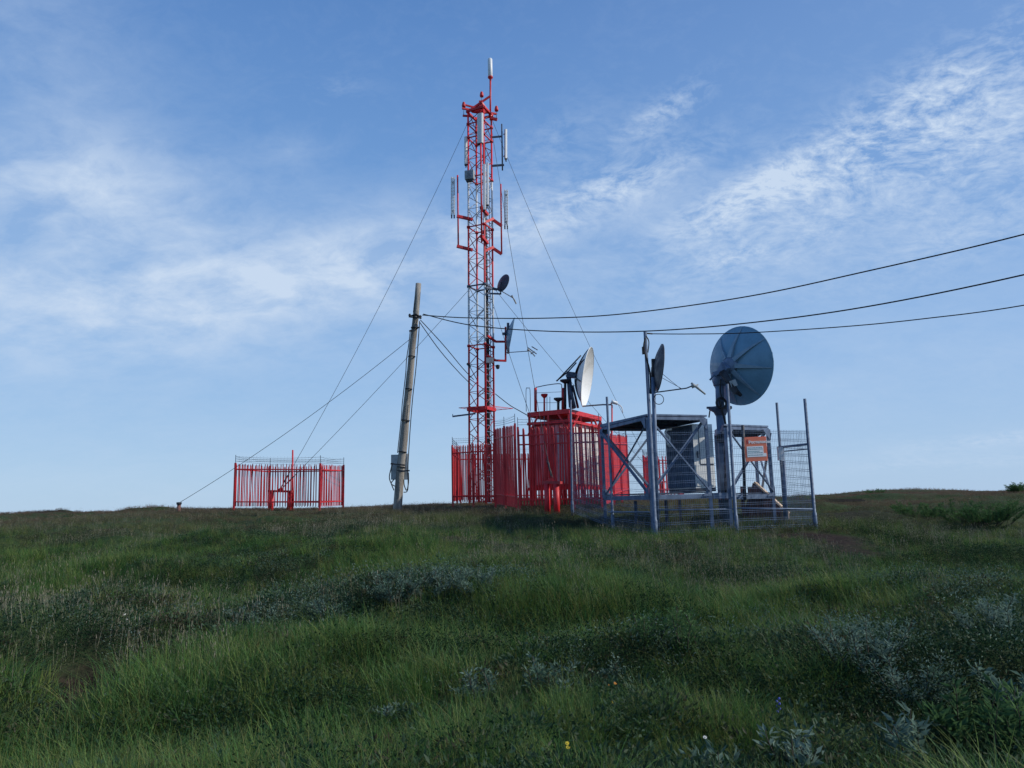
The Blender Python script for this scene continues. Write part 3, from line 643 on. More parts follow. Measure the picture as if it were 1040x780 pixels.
# ------------------------------------------------------------------ guy anchors
def anchor(pts, top_h, label, cat='guy anchor', legr=.09, group='red guy anchors', bar=.09):
    """two stout legs under a cross beam"""
    p, q_ = pts; r_ = thing('guy_anchor', (p+q_)/2, label, cat, group)
    for a in (p, q_): MB().tube([a-UP*.2, a+UP*top_h], legr, 12).build('leg', M['red'], r_)
    d = (q_-p).normalized(); MB().beam(p-d*.15+UP*(top_h+bar/2), q_+d*.2+UP*(top_h+bar/2), .16, bar).build('cross_beam', M['redfaded'], r_)
    c_ = (p+q_)/2+UP*(top_h+bar); MB().prism([c_-d*.22, c_+d*.12, c_+d*.05+UP*.16], (0, .03, 0)).build('anchor_plate', M['red'], r_)
    return r_, c_+UP*.1
a1, ap1 = anchor((base_of(275.5, 518, 33.2), base_of(293.5, 520, 32.8)), .80, 'red two legged guy anchor inside the left palisade enclosure', legr=.10)
MB().tube([base_of(297, 519, 33.3), P(297.3, 457, 33.3)], [.05, .035], 8).build('upright_post', M['red'], a1)
a2, ap2 = anchor((base_of(556, 515, 25.2), base_of(565.5, 513, 25.0)), 1.0, 'stout red guy anchor standing before the main red compound', legr=.10)
a3, ap3 = anchor((base_of(664, 503, 42.6), base_of(674, 503, 43.2)), .8, 'distant red guy anchor seen under the grey platform', legr=.10)
def guy(p, q_, sag, label, r=.0095):
    pts = sagwire(p, q_, sag); r_ = thing('guy_wire', Vector(p), label, 'guy wire', 'guy wires of the mast')
    cbl = MB().tube(pts, r, 5).build('cable', M['wire'], r_)
    L_ = pts[-1]; k = pts[-2]; d = (k-L_).normalized()
    MB().tube([L_, L_+d*.25, L_+d*.3, L_+d*.6, L_+d*.65, L_+d*.9], [.02, .02, .035, .035, .02, .015], 6).build('turnbuckle', M['dark'], r_)
guy(mp(476.3, 122, -.2), ap1, .55, 'long guy wire from mast head down to the left enclosure')
guy(mp(477.3, 293, -.2), ap1+Vector((.1, 0, .02)), .12, 'short guy wire from mid mast down to the left enclosure')
guy(mp(500, 122, .2), ap3, .9, 'long guy wire from mast head to the distant right anchor')
guy(mp(502, 293, .2), ap3+Vector((.08, 0, 0)), .25, 'short guy wire from mid mast to the distant right anchor')
guy(mp(498, 122, -.4), ap2, .5, 'steep long guy wire from mast head to the near anchor')
guy(mp(496, 293, -.5), ap2+Vector((.06, 0, 0)), .2, 'steep short guy wire from mid mast to the near anchor')
# ------------------------------------------------------------------ palisades
def palisade(corners, height, label, spacing=.17, pw=.065, skip=(), barbed=.28, posts=True, lean=.0, gap=.12, closed=True, mid=1, name='palisade_fence', rails=(.18, .88), postext=True, group='red palisade fences', postw=.075):
    c0 = corners[0]; root = thing(name, c0, label, 'fence', group); n = len(corners); runs = n if closed else n-1; allp = []
    for k in range(runs):
        if k in skip: continue
        a, b = corners[k], corners[(k+1) % n]; L_ = (b-a).length; d = (b-a)/L_; dh = Vector((d.x, d.y, 0)).normalized(); nr = Vector((-dh.y, dh.x, 0)); pk = MB(); cnt = max(3, int(L_/spacing))
        for i in range(cnt):
            s = (i+.5)/cnt; p = a.lerp(b, s)+nr*.04; hh = height+random.uniform(-.02, .02); w = pw/2
            tilt = dh*random.gauss(0, .012)
            # folded pale with a pointed top
            prof = [(-w, .0), (-w*.45, -.018), (w*.45, -.018), (w, 0), (w, .004), (w*.45, -.013), (-w*.45, -.013), (-w, .004)]
            base = p+UP*gap
            i0 = len(pk.v)
            for zf, sc_ in ((0, 1), (hh-gap-.06, 1), (hh-gap, .15)):
                for cx, cy in prof: pk.v.append(tuple(base+dh*cx*sc_+nr*cy+UP*zf+tilt*zf))
            for lv in range(2):
                for j in range(8): pk.f.append((i0+lv*8+j, i0+lv*8+(j+1) % 8, i0+(lv+1)*8+(j+1) % 8, i0+(lv+1)*8+j)); pk.sm.append(False)
        for rh in rails: pk.beam(a+UP*height*rh, b+UP*height*rh, .04, .05)
        pk.build('picket_panel', M['red'], root)
        for i in range(mid+1):
            p = a.lerp(b, i/(mid+1))
            if any((p-q2).length < .1 for q2 in allp): continue
            allp.append(p)
        if not closed and k == runs-1: allp.append(b)
        if barbed:
            bw = MB()
            for j in range(3):
                zz = height+.06+barbed*(j+.6)/3
                pts = [a.lerp(b, q2/6)+UP*(zz-.02*math.sin(q2/6*math.pi)*(1+j)) for q2 in range(7)]; bw.tube(pts, .0055, 4)
                for q2 in range(int(L_/.15)): p = a.lerp(b, q2*.15/L_)+UP*zz; bw.beam(p-UP*.018, p+UP*.018+dh*.01, .005)
            bw.build('barbed_wire', M['wire'], root)
    for p in allp:
        pst = MB().beam(p-UP*.25, p+UP*(height+.04), postw, postw).build('post', M['red'], root)
        if barbed: MB().beam(p+UP*(height+.04), p+UP*(height+barbed+.1), .02).build('post_extension', M['galvd'], pst)
    return root
def cpt(px, py, d): p = P(px, py, d); return Vector((p.x, p.y, h1(p.x, p.y)))
random.seed(3)
palisade([cpt(237.5, 518, 32), cpt(324.5, 519, 32), cpt(348.5, 518, 34.4), cpt(273, 518, 34.6)], 1.98, 'small red palisade enclosure around the left guy anchor', spacing=.118, pw=.036, mid=0, postw=.075, gap=.16)
palisade([cpt(655, 503, 42), cpt(690, 503, 42.4), cpt(694, 503, 44.6), cpt(659, 503, 44.4)], 2.3, 'small distant red palisade enclosure seen beneath the grey platform', mid=0, spacing=.2)
c1, c2, c3, c4, c5, c6, c7 = cpt(460, 514, 31), cpt(503.5, 517, 28.9), cpt(525, 520, 26), cpt(612, 518, 25.5), cpt(638.5, 506, 31), cpt(620, 507, 37), cpt(468, 512, 37)
palisade([c2+Vector((0, .12, 0)), c1, c7, c6, c5], 2.55, 'rear and left run of the red palisade around the mast foot', closed=False, mid=1, spacing=.105, pw=.062, gap=.25)
palisade([c2, c3], 3.08, 'tall dense red palisade run seen almost end on right of the mast', closed=False, mid=1, spacing=.125, pw=.066, gap=.18)
palisade([c3+Vector((.1, 0, 0)), c4], 2.95, 'front run of red palisade before the red roofed shelter', closed=False, mid=2, spacing=.105, pw=.056, gap=.25, rails=(.15, .80, .91))
palisade([c4+Vector((.1, .05, 0)), c5+Vector((0, -.1, 0))], 2.65, 'right side red palisade run behind the grey platform', closed=False, mid=2, spacing=.14, pw=.085, gap=.2)
# ------------------------------------------------------------------ red roofed shelter
A = P(535.5, 420, 28.35); B = P(578, 415, 27.4); Cc = P(611, 424, 30.4); zr = B.z
A.z = B.z = Cc.z = zr; u = (A-B); v = (Cc-B); u.z = v.z = 0; D_ = A+v
g0 = h1(B.x, B.y); sh = thing('equipment_shelter', Vector(((A.x+Cc.x)/2, (A.y+Cc.y)/2, g0)), 'red roofed pale walled shelter on stilts inside the red compound', 'shelter')
rf = MB(); out_ = 1.0
rf.quadbox([B-UP*.17, Cc-UP*.17, D_-UP*.17, A-UP*.17, B, Cc, D_, A])
rf.build('roof', M['red'], sh)
ui, vi_ = u*.86, v*.9; b0 = B+u*.07+v*.05
fl_z = g0+.75
wl = MB()
q = [b0, b0+vi_, b0+vi_+ui, b0+ui]
wl.quadbox([Vector((p.x, p.y, fl_z)) for p in q]+[Vector((p.x, p.y, zr-.42)) for p in q]); wl.build('walls', M['redfaded'], sh)
wh = MB(); nv = Vector((-v.y, v.x, 0)).normalized(); nu = Vector((u.y, -u.x, 0)).normalized()
if nu.y > 0: nu = -nu
if nv.x < 0: nv = -nv
def wallpanel(mb_, p0, d, s0, s1, z0_, z1_, nrm, th=.02):
    a_, b_ = p0+d*s0, p0+d*s1
    mb_.quadbox([Vector((a_.x, a_.y, z0_)), Vector((b_.x, b_.y, z0_)), Vector((b_.x, b_.y, z0_))+nrm*th, Vector((a_.x, a_.y, z0_))+nrm*th, Vector((a_.x, a_.y, z1_)), Vector((b_.x, b_.y, z1_)), Vector((b_.x, b_.y, z1_))+nrm*th, Vector((a_.x, a_.y, z1_))+nrm*th])
pk_ = MB()
for k in range(8): wallpanel(pk_, b0, ui, .02+k*.12, .12+k*.12, fl_z+.1, zr-.55, nu)
for k in range(10): wallpanel(wh, b0, vi_, .02+k*.097, .10+k*.097, fl_z+.1, zr-.50, nv)
wh.build('wall_panels', M['cabl'], sh); pk_.build('wall_panels', M['pink'], sh)
dr = MB(); wallpanel(dr, b0+nu*.02, ui, .12, .30, fl_z+.15, fl_z+2.05, nu, .03); dr.build('door', M['box'], sh)
fr_ = MB()
for p in (A, B, Cc, D_):
    i_ = p.lerp((A+Cc)/2, .05); fr_.beam(Vector((i_.x, i_.y, h1(i_.x, i_.y)-.2)), Vector((i_.x, i_.y, zr-.17)), .10)
for p in (A.lerp(B, .5), B.lerp(Cc, .33), B.lerp(Cc, .66)): fr_.beam(Vector((p.x, p.y, g0-.2)), Vector((p.x, p.y, zr-.17)), .07)
for a_, b_ in ((A, B), (B, Cc)):
    fr_.beam(Vector((a_.x, a_.y, fl_z-.05)), Vector((b_.x, b_.y, fl_z-.05)), .1, .12); fr_.beam(Vector((a_.x, a_.y, zr-.45)), Vector((b_.x, b_.y, zr-.45)), .08, .1)
    fr_.beam(Vector((a_.x, a_.y, zr-.9)), a_.lerp(b_, .25)-UP*.2, .06); fr_.beam(Vector((b_.x, b_.y, zr-.9)), b_.lerp(a_, .25)-UP*.2, .06)
fr_.build('stilt_frame', M['red'], sh)
def rp(px, py, dd=0): return P(px, py, 28.0+dd)
rl = MB(); rl.tube([rp(544, 418), rp(543.8, 394)], .055, 8).build('roof_post', M['red'], sh)
q = MB(); q.tube(spline([rp(544, 393.5), rp(556, 391), rp(569, 389.8), rp(570.5, 394)], 4), .018, 6); q.tube([rp(545, 399), rp(570, 398)], .008, 5); q.tube([rp(545, 409), rp(569, 409)], .008, 5); q.build('roof_rail', M['galvd'], sh)
q = MB(); q.tube(spline([rp(534.5, 418, .4), rp(534.3, 396, .4), rp(536.3, 394.3, .4), rp(538.3, 396, .4), rp(538.6, 418, .4)], 4), .013, 6); q.build('roof_ladder', M['galvd'], sh)
for px, y0, y1, cw, mt2 in ((552.8, 418, 401, 3, 'red'), (567, 417, 405, 4, 'dark'), (571.5, 416, 394, 1, 'redfaded'), (574, 416, 386.5, 4.5, 'dark')):
    q = MB(); q.tube([rp(px, y0+1), rp(px, y1)], .05 if mt2 != 'red' else .035, 8)
    if cw > 1: q.lathe(rp(px, y1), UP, [(.05, -.12), (cw*.045, -.02), (cw*.045, .03), (.001, .03)], 10)
    q.build('roof_post', M[mt2], sh)
q = MB(); q.tube([rp(555.5, 418), rp(555.5, 402)], .012, 5); q.tube([rp(558.5, 418), rp(558.5, 403)], .012, 5); q.build('roof_antenna_rods', M['galvd'], sh)
# white dish on the shelter
c = P(596.8, 383, 27.9); n_ = Vector((.95, -.235, -.19)).normalized(); wd = thing('satellite_dish', P(582, 415, 28), 'large white dish on the roof of the red shelter', 'dish antenna', DG)
dish(c, n_, 2.3, .36, M['dishw'], wd)
n0, x0, y0 = frame_of(n_); hub = c-n0*.42
q = MB()
for s in ((P(579, 414, 28.2), hub-y0*.1-n0*.35), (P(587, 414, 28.6), hub-y0*.4-n0*.1), (P(584, 414, 27.6), hub-y0*.2-n0*.3)): q.tube([s[0], s[1]], [.05, .045], 8)
q.tube([P(582, 415, 28), hub-n0*.3-y0*.1], .085, 10)
q.beam(hub-n0*.40, hub-n0*.0, .2, .22); q.build('mount', M['galvd'], wd)
q = MB()
for k in range(8):
    a_ = k*math.pi/4+.3; d = x0*math.cos(a_)+y0*math.sin(a_); tn = (x0*math.sin(a_)-y0*math.cos(a_))*.02
    for s_ in range(7):
        f0_, f1_ = .15+.8*s_/7, .15+.8*(s_+1)/7; P0 = lambda f, u_: c+d*1.15*f-n0*(.36*(1-f*f)+.022+u_)
        q.quadbox([P0(f0_, 0)-tn, P0(f0_, 0)+tn, P0(f1_, 0)+tn, P0(f1_, 0)-tn, P0(f0_, .10*(1-f0_)+.02)-tn, P0(f0_, .10*(1-f0_)+.02)+tn, P0(f1_, .10*(1-f1_)+.02)+tn, P0(f1_, .10*(1-f1_)+.02)-tn])
q.build('back_ribs', M['dark'], wd)
q = MB(); q.tube([P(565, 387, 28), P(577, 377.5, 28), hub+y0*.5-n0*.1], .028, 6); q.tube([P(565.5, 387, 28), P(590, 361, 28)], .03, 6); q.build('stay_rods', M['dark'], wd)
wfa = MB().tube([c-y0*1.13, P(612, 411, 27.2), P(621, 411, 27.0)], .03, 6).build('feed_arm', M['galvd'], wd)
q = MB(); q.tube(spline([P(620, 409.5, 27), P(626, 410, 27), P(631, 413, 27), P(632.5, 419, 27)], 5), .02, 6); q.lathe(P(623, 408.5, 27), Vector((-1, .1, .35)), [(.001, -.16), (.06, -.15), (.06, 0), (.10, .08), (.001, .08)], 12); q.build('feed_horn', M['plastic'], wfa)
MB().tube([P(621.5, 411, 27), base_of(622, 515, 27)], .03, 6).build('arm_prop', M['red'], wd)
# ------------------------------------------------------------------ wooden pole
pb = base_of(403, 520, 28); ptop = P(425.3, 288, 28.2)
pl = thing('utility_pole', pb, 'leaning weathered wooden utility pole between the red enclosures', 'utility pole')
pd = (ptop-pb); nrings = 14; pts = [pb-pd.normalized()*.4+(pd+pd.normalized()*.4)*(i/nrings) for i in range(nrings+1)]
MB().tube([p+Vector((.012*math.sin(i*1.7), .01*math.cos(i), 0)) for i, p in enumerate(pts)], [.168-.060*(i/nrings) for i in range(nrings+1)], 18).build('shaft', M['pole'], pl)
crk = MB()
for k_ in range(26):
    a_ = random.uniform(math.pi, 2*math.pi); s0_ = random.uniform(.06, .9); L_ = random.uniform(.3, 1.1); ax_ = pd.normalized()
    r_0 = .168-.060*s0_; o_ = Vector((math.cos(a_)*r_0, math.sin(a_)*r_0, 0)); p_0 = pb+pd*s0_+o_*1.0
    crk.beam(p_0-o_*.03, p_0-o_*.03+ax_*L_-o_.normalized()*.007*L_, .011, .012)
ck = crk.build('drying_cracks', M['dark'], pl); ck['kind'] = 'stuff'
def onp(yy, dx=0, dd=-.2):
    s = (520-yy)/232; return P(403+22.3*s+dx, yy, 28+dd)
q = MB()
for yy in (321, 333, 362, 395, 427, 459, 474.5, 478):
    q.lathe(onp(yy, 0, 0), pd, [(.10, -.02), (.145+.02*(yy > 400), -.015), (.145+.02*(yy > 400), .015), (.10, .02)], 16)
q.build('steel_band', M['dark'], pl)
q = MB(); q.tube([onp(321, -5), onp(319, 0), onp(321, 4)], .03, 6); q.tube([onp(322, -5.5, 0), onp(323, 5, -.2)], .025, 6); q.beam(onp(333, -2, .1), onp(332.5, 5, -.1), .05); q.beam(onp(336.5, -5, -.1), onp(335.5, -2, -.1), .06)
for dx, yy in ((-6, 320.5), (5, 322)): q.lathe(onp(yy, dx, -.1), UP, [(.001, -.08), (.05, -.06), (.035, -.02), (.06, .01), (.03, .07), (.001, .08)], 10)
q.build('insulator_bracket', M['dark'], pl)
q = MB(); q.tube(spline([onp(335, -4), onp(350, -4.2), onp(365, -5), onp(380, -4.5), onp(410, -5), onp(425, -4.6), onp(460, -5)], 5), .018, 6)
q.tube(spline([onp(326, 4.5), onp(345, 5), onp(375, 5.4), onp(405, 5), onp(440, 5.6), onp(475, 7), onp(497, 9), onp(500, 5)], 5), .018, 6)
q.tube(spline([onp(470, -9), onp(484, -11), onp(492, -8), onp(498, -5)], 5), .02, 6); q.tube(spline([onp(487, 4), onp(493, 5), onp(498, 8), onp(490, 9), onp(480, 8)], 5), .02, 6)
q.tube(spline([onp(487, -6), onp(491, -8.5), onp(494, -4)], 5), .02, 6)
q.build('down_cables', M['rubber'], pl)
for xs_, y0_, y1_, w_, lab in ((-5.5, 462, 487, .14, 'meter box on the left of the pole'), (4.6, 461, 487, .11, 'meter box on the right of the pole')):
    a_, b_ = onp(y0_, xs_, .12), onp(y1_, xs_-1, .12)
    MB().box((a_+b_)/2, (w_, 0, 0), (0, .12, 0), (0, 0, (a_-b_).length/2)).build('meter_box', M['box'], pl, lab)
q = MB(); q.beam(onp(471, -11, -.25), onp(472.5, 4, -.25), .05); q.beam(onp(478.5, -2, -.25), onp(478, 9, -.25), .05); q.build('strap', M['dark'], pl)
sb = base_of(181.5, 519, 30); st_ = thing('anchor_stub', sb, 'short dark brown stub post anchoring the stay wire left of the enclosure', 'stub post')
q = MB(); q.tube([sb-UP*.2, sb+UP*.32], .07, 10); q.build('shaft', M['woodd'], st_); MB().lathe(sb+UP*.32, UP, [(.001, .09), (.10, .08), (.10, 0), (.06, -.02)], 12).build('cap', M['dark'], st_)
sw = MB().tube(sagwire(onp(344, -3), sb+UP*.38, .25), .010, 5).build('stay_wire', M['wire']); origin(sw, onp(344, -3)); tag(sw, 'thin stay wire from the wooden pole to the left stub post', 'stay wire')
# ------------------------------------------------------------------ overhead lines
def line(pix, label, r=.02, g_='overhead cables'):
    pts = spline([P(*a_) for a_ in pix], 8); o = MB().tube(pts, r, 6).build('overhead_cable', M['rubber']); origin(o, pts[0]); tag(o, label, 'overhead cable', g_); return o
line([(429, 320, 28), (475, 322.8, 27.4), (560, 323, 26.2), (640, 318, 25), (760, 301, 23), (880, 275.5, 21), (1040, 238, 18.5), (1250, 180, 16), (1500, 100, 14)], 'upper of three overhead cables sweeping to the right from the wooden pole')
line([(430, 319, 28.1), (480, 330.5, 27), (560, 336.5, 25.8), (656, 336.3, 24.2), (760, 328, 22), (880, 311.5, 20), (1040, 279, 17.5), (1250, 226, 15), (1500, 150, 13)], 'middle overhead cable dipping between wooden pole and grey pole')
line([(661, 339, 19.5), (700, 339.2, 19.2), (760, 338, 18.6), (860, 331.5, 17.6), (940, 323.5, 16.8), (1040, 310, 15.8), (1250, 270, 14), (1500, 215, 12)], 'lowest overhead cable starting at the top of the grey pole', r=.013)
line([(427, 325, 28), (450, 350, 29.5), (470, 374, 32), (481, 385.5, 33.6)], 'upper of two black cables from the wooden pole to the mast', .017)
line([(426, 327, 28), (446, 355, 29.5), (465, 377, 31.5), (480, 392, 33.6)], 'lower of two black cables from the wooden pole to the mast', .017)
line([(503, 400, 33.4), (517, 411, 31), (528, 417.5, 29.4), (536, 422, 28.3)], 'black cable from the mast to the shelter roof', .017)
# ------------------------------------------------------------------ grey steel platforms
def gz(p): return h1(p.x, p.y)
def frame_platform(N, Lc, Rc, z0_, z1_, label, brace_faces, curve=False):
    """open steel frame: N near corner, Lc left corner, Rc right corner (ground-plan), deck z0_, roof z1_"""
    Bc = Lc+Rc-N; cs = [N, Rc, Bc, Lc]; r_ = thing('steel_platform', Vector((N.x, N.y, gz(N))), label, 'platform', 'grey steel platforms')
    at_ = lambda p, z_: Vector((p.x, p.y, z_))
    for c_ in cs: MB().beam(at_(c_, gz(c_)-.2), at_(c_, z1_), .085, .085).build('post', M['galv'], r_)
    for zz, w_, nm in ((z0_, .125, 'deck_beam'), (z1_, .085, 'roof_beam')):
        b_ = MB()
        for k in range(4):
            a1_, b1_ = at_(cs[k], zz), at_(cs[(k+1) % 4], zz); d = (b1_-a1_).normalized(); b_.beam(a1_+d*.052, b1_-d*.052, .08, w_)
        b_.build(nm, M['galv'], r_)
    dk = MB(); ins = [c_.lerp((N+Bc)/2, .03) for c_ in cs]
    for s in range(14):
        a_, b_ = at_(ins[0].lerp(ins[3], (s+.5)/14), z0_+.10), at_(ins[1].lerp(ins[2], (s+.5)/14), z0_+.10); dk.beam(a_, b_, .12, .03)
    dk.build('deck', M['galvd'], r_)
    rf_ = MB(); o2 = [c_.lerp((N+Bc)/2, -.03) for c_ in cs]
    rf_.quadbox([at_(p, z1_+.062) for p in o2]+[at_(p, z1_+.11+(.05 if i > 1 else 0)) for i, p in enumerate(o2)]); rf_.build('roof_sheet', M['galv'], r_)
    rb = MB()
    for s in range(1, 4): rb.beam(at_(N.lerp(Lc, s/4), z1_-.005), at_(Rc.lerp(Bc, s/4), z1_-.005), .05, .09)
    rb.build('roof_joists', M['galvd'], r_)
    for (a_, b_) in brace_faces:
        a_, b_ = cs[a_], cs[b_]; d = Vector((b_.x-a_.x, b_.y-a_.y, 0)).normalized(); nn = Vector((d.y, -d.x, 0))*.06
        if nn.y > 0: nn = -nn
        MB().angle(at_(a_, z1_-.1)+d*.06+nn, at_(b_, z0_+.12)-d*.06+nn, .055, .008).build('brace', M['galv'], r_)
        MB().angle(at_(a_, z0_+.12)+d*.06-nn, at_(b_, z1_-.1)-d*.06-nn, .055, .008).build('brace', M['galv'], r_)
        for p_, s_ in ((a_, 1), (b_, -1)):
            gp = MB()
            for zz, sg in ((z0_, 1), (z1_, -1)):
                o_ = at_(p_, zz)+nn*1.1; gp.prism([o_, o_+d*s_*.28, o_+d*s_*.05+UP*sg*.28, o_+UP*sg*.28], nn*.15)
            gp.build('gusset_plate', M['galv'], r_)
    return r_, cs
def G(px, d): p = P(px, 505, d); return Vector((p.x, p.y, 0))
Np, Lp, Rp = G(661.5, 20.2), G(614, 23.2), G(721.5, 20.8)
zd, zt_ = P(661, 505, 20.2).z, P(661, 424.5, 20.2).z
pa, csA = frame_platform(Np, Lp, Rp, zd, zt_, 'larger grey steel frame platform carrying the equipment cabinet', [(0, 1), (3, 0), (2, 3)])
N2, L2, R2 = G(741, 21.0), G(731, 23.4), G(785, 21.8)
zd2, zt2 = P(741, 505, 21.0).z, P(741, 434.5, 21.0).z
pbm, csB = frame_platform(N2, L2, R2, zd2, zt2, 'smaller grey steel frame platform behind the orange sign', [(0, 1), (1, 2)])
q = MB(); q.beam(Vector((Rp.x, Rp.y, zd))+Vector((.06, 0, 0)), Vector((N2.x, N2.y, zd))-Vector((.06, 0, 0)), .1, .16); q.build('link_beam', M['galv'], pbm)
# extra inner posts under platform A
q = MB()
for px, d in ((676, 22.3), (690, 23), (645, 22)): p = G(px, d); q.beam(Vector((p.x, p.y, gz(p)-.2)), Vector((p.x, p.y, zd-.09)), .08)
q.build('inner_legs', M['galvd'], pa)
# equipment cabinet
K = G(707.5, 21.3); dl = (Lp-Np).normalized(); dr_ = (Rp-Np).normalized(); fz = zd+.13; tz = P(706, 430.5, 21.3).z
cab = thing('equipment_cabinet', Vector((K.x, K.y, fz)), 'tall equipment cabinet with pale door and blue ribbed side on the platform', 'cabinet')
cw = dr_*.66; cd = dl*1.35+Vector((-.12, 0, 0)); b4 = [K, K+cw, K+cw+cd, K+cd]
MB().quadbox([Vector((p.x, p.y, fz+.1)) for p in b4]+[Vector((p.x, p.y, tz)) for p in b4]).build('body', M['cabl'], cab)
MB().quadbox([Vector((p.x, p.y, fz)) for p in b4]+[Vector((p.x, p.y, fz+.098)) for p in b4]).build('plinth', M['dark'], cab)
nf = Vector((dr_.y, -dr_.x, 0)); ns = Vector((-dl.y, dl.x, 0))
if ns.x > 0: ns = -ns
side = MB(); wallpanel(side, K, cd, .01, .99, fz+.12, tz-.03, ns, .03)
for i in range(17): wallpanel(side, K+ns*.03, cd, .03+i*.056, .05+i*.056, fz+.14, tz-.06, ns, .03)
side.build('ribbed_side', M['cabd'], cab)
d1 = MB(); wallpanel(d1, K, cw, .30, .94, tz-1.15, tz-.08, nf, .02); udoor = d1.build('upper_door', M['cabl'], cab)
d1 = MB(); wallpanel(d1, K, cw, .05, .94, fz+.16, tz-1.17, nf, .02); d1.build('lower_door', M['cabl'], cab)
d1 = MB(); wallpanel(d1, K+nf*.001, cw, .27, .295, tz-1.17, tz-.08, nf, .012); wallpanel(d1, K+nf*.001, cw, .27, .94, tz-1.185, tz-1.155, nf, .026); d1.build('door_seam', M['dark'], cab)
d1 = MB(); wallpanel(d1, K+nf*.02, cw, .12, .18, tz-.98, tz-.78, nf, .03); d1.build('handle', M['dark'], udoor)
q = MB(); q.tube(spline([P(678, 452, 21.2), P(680, 445, 21.2), P(676, 440, 21.2), P(677.5, 436.5, 21.2), P(682, 436, 21.2)], 5), .035, 8); q.tube([P(676, 443, 21.2), P(681, 454, 21.2)], .05, 8); q.build('vent_elbow', M['white'], cab)
# ------------------------------------------------------------------ big dish
cbase = G(731.5, 21.9); zg = gz(cbase); fl = P(731.5, 414.5, 21.9); top = P(730.5, 383, 21.9)
bd = thing('satellite_dish', Vector((cbase.x, cbase.y, zg)), 'largest blue grey dish seen from behind on a thick grey column', 'dish antenna', DG)
MB().tube([Vector((fl.x, fl.y, zg-.2)), fl], .14, 20).tube([fl, top], [.125, .125], 20).build('column', M['galv'], bd)
MB().lathe(fl, UP, [(.15, -.22), (.20, -.12), (.34, -.03), (.34, .03), (.14, .035)], 20).beam(fl-Vector((.40, 0, -.02)), fl+Vector((.22, 0, .02)), .07, .06).build('flange', M['galvd'], bd)
cc = P(752.2, 371.5, 21.9); n_ = Vector((.83, .53, .05)).normalized(); Dn = 2.36
refl = dish(cc, n_, Dn, .44, M['dish'], bd)
n0, x0, y0 = frame_of(n_); hub = cc-n0*.46
MB().lathe(hub, -n0, [(.26, -.08), (.26, .02), (.22, .10), (.10, .12), (.001, .12)], 20).build('hub', M['galv'], bd)
rb = []
for k in range(8):
    a_ = k*math.pi/4+.22; d = x0*math.cos(a_)+y0*math.sin(a_); tn = (-x0*math.sin(a_)+y0*math.cos(a_))
    def pp(fr__, up_): rr_ = Dn/2*fr__; return cc+d*rr_-n0*(.44*(1-fr__**2)+.022+up_)
    q = MB()
    for s in range(8):
        f0_, f1_ = .2+.78*s/8, .2+.78*(s+1)/8; w0_, w1_ = .075*(1-f0_)+.012, .075*(1-f1_)+.012
        q.quadbox([pp(f0_, 0)-tn*w0_, pp(f0_, 0)+tn*w0_, pp(f1_, 0)+tn*w1_, pp(f1_, 0)-tn*w1_, pp(f0_, .12*(1-f0_)+.01)-tn*w0_, pp(f0_, .12*(1-f0_)+.01)+tn*w0_, pp(f1_, .12*(1-f1_)+.01)+tn*w1_, pp(f1_, .12*(1-f1_)+.01)-tn*w1_])
    q.build('rib', M['rib'], refl)
q = MB(); q.beam(top-UP*.05, hub-n0*.12, .24, .3); q.tube([top-UP*.25, top+UP*.16], .19, 14); q.beam(P(724, 380, 21.7), P(731, 378, 21.7), .12); q.tube([P(721, 386, 21.6), P(725, 381, 21.6), P(729, 383, 21.6)], .03, 6)
q.build('mount_yoke', M['galv'], bd)
q = MB(); q.tube([P(733, 377, 21.5), P(747, 397, 21.4), P(753, 402, 21.4)], [.10, .09, .045], 10); q.beam(P(740, 388, 21.4), P(748, 399, 21.3), .22, .14); q.build('actuator', M['dark'], bd)
actu = COL.objects[-1]; MB().box(P(744.5, 389.5, 21.3), (.09, 0, .03), (0, .05, 0), (-.03, 0, .09)).build('motor_box', M['box'], actu)
q = MB(); q.ring(P(732.6, 409.5, 21.55), (.25, -1, .1), .155, .035, 28, 8); q.ring(P(732.6, 409.5, 21.5), (.2, -1, .1), .14, .025, 28, 8); q.build('cable_coil', M['rubber'], bd)
q = MB(); q.tube(spline([P(732, 385, 21.6), P(731.5, 397, 21.6), P(733, 405, 21.5)], 5), .02, 6); q.tube(spline([P(730, 404, 21.5), P(733, 416, 21.5), P(737, 432, 21.6), P(736, 450, 21.6), P(737, 500, 21.6)], 5), .03, 6); q.tube(spline([P(721, 417, 21.4), P(720, 424, 21.4)], 3), .02, 6)
q.build('cables', M['rubber'], bd)
q = MB(); q.lathe(P(733, 445, 21.5), UP, [(.001, -.14), (.13, -.12), (.15, 0), (.12, .12), (.001, .14)], 12); q.build('cable_bundle', M['dark'], bd)
for px in (): MB().tube([Vector((P(px, 500, 21.3).x, 21.3, h1(P(px, 500, 21.3).x, 21.3)-.1)), P(px-1.5, 431, 21.3)], .045, 8).build('cable_conduit', M['galvd'], bd)
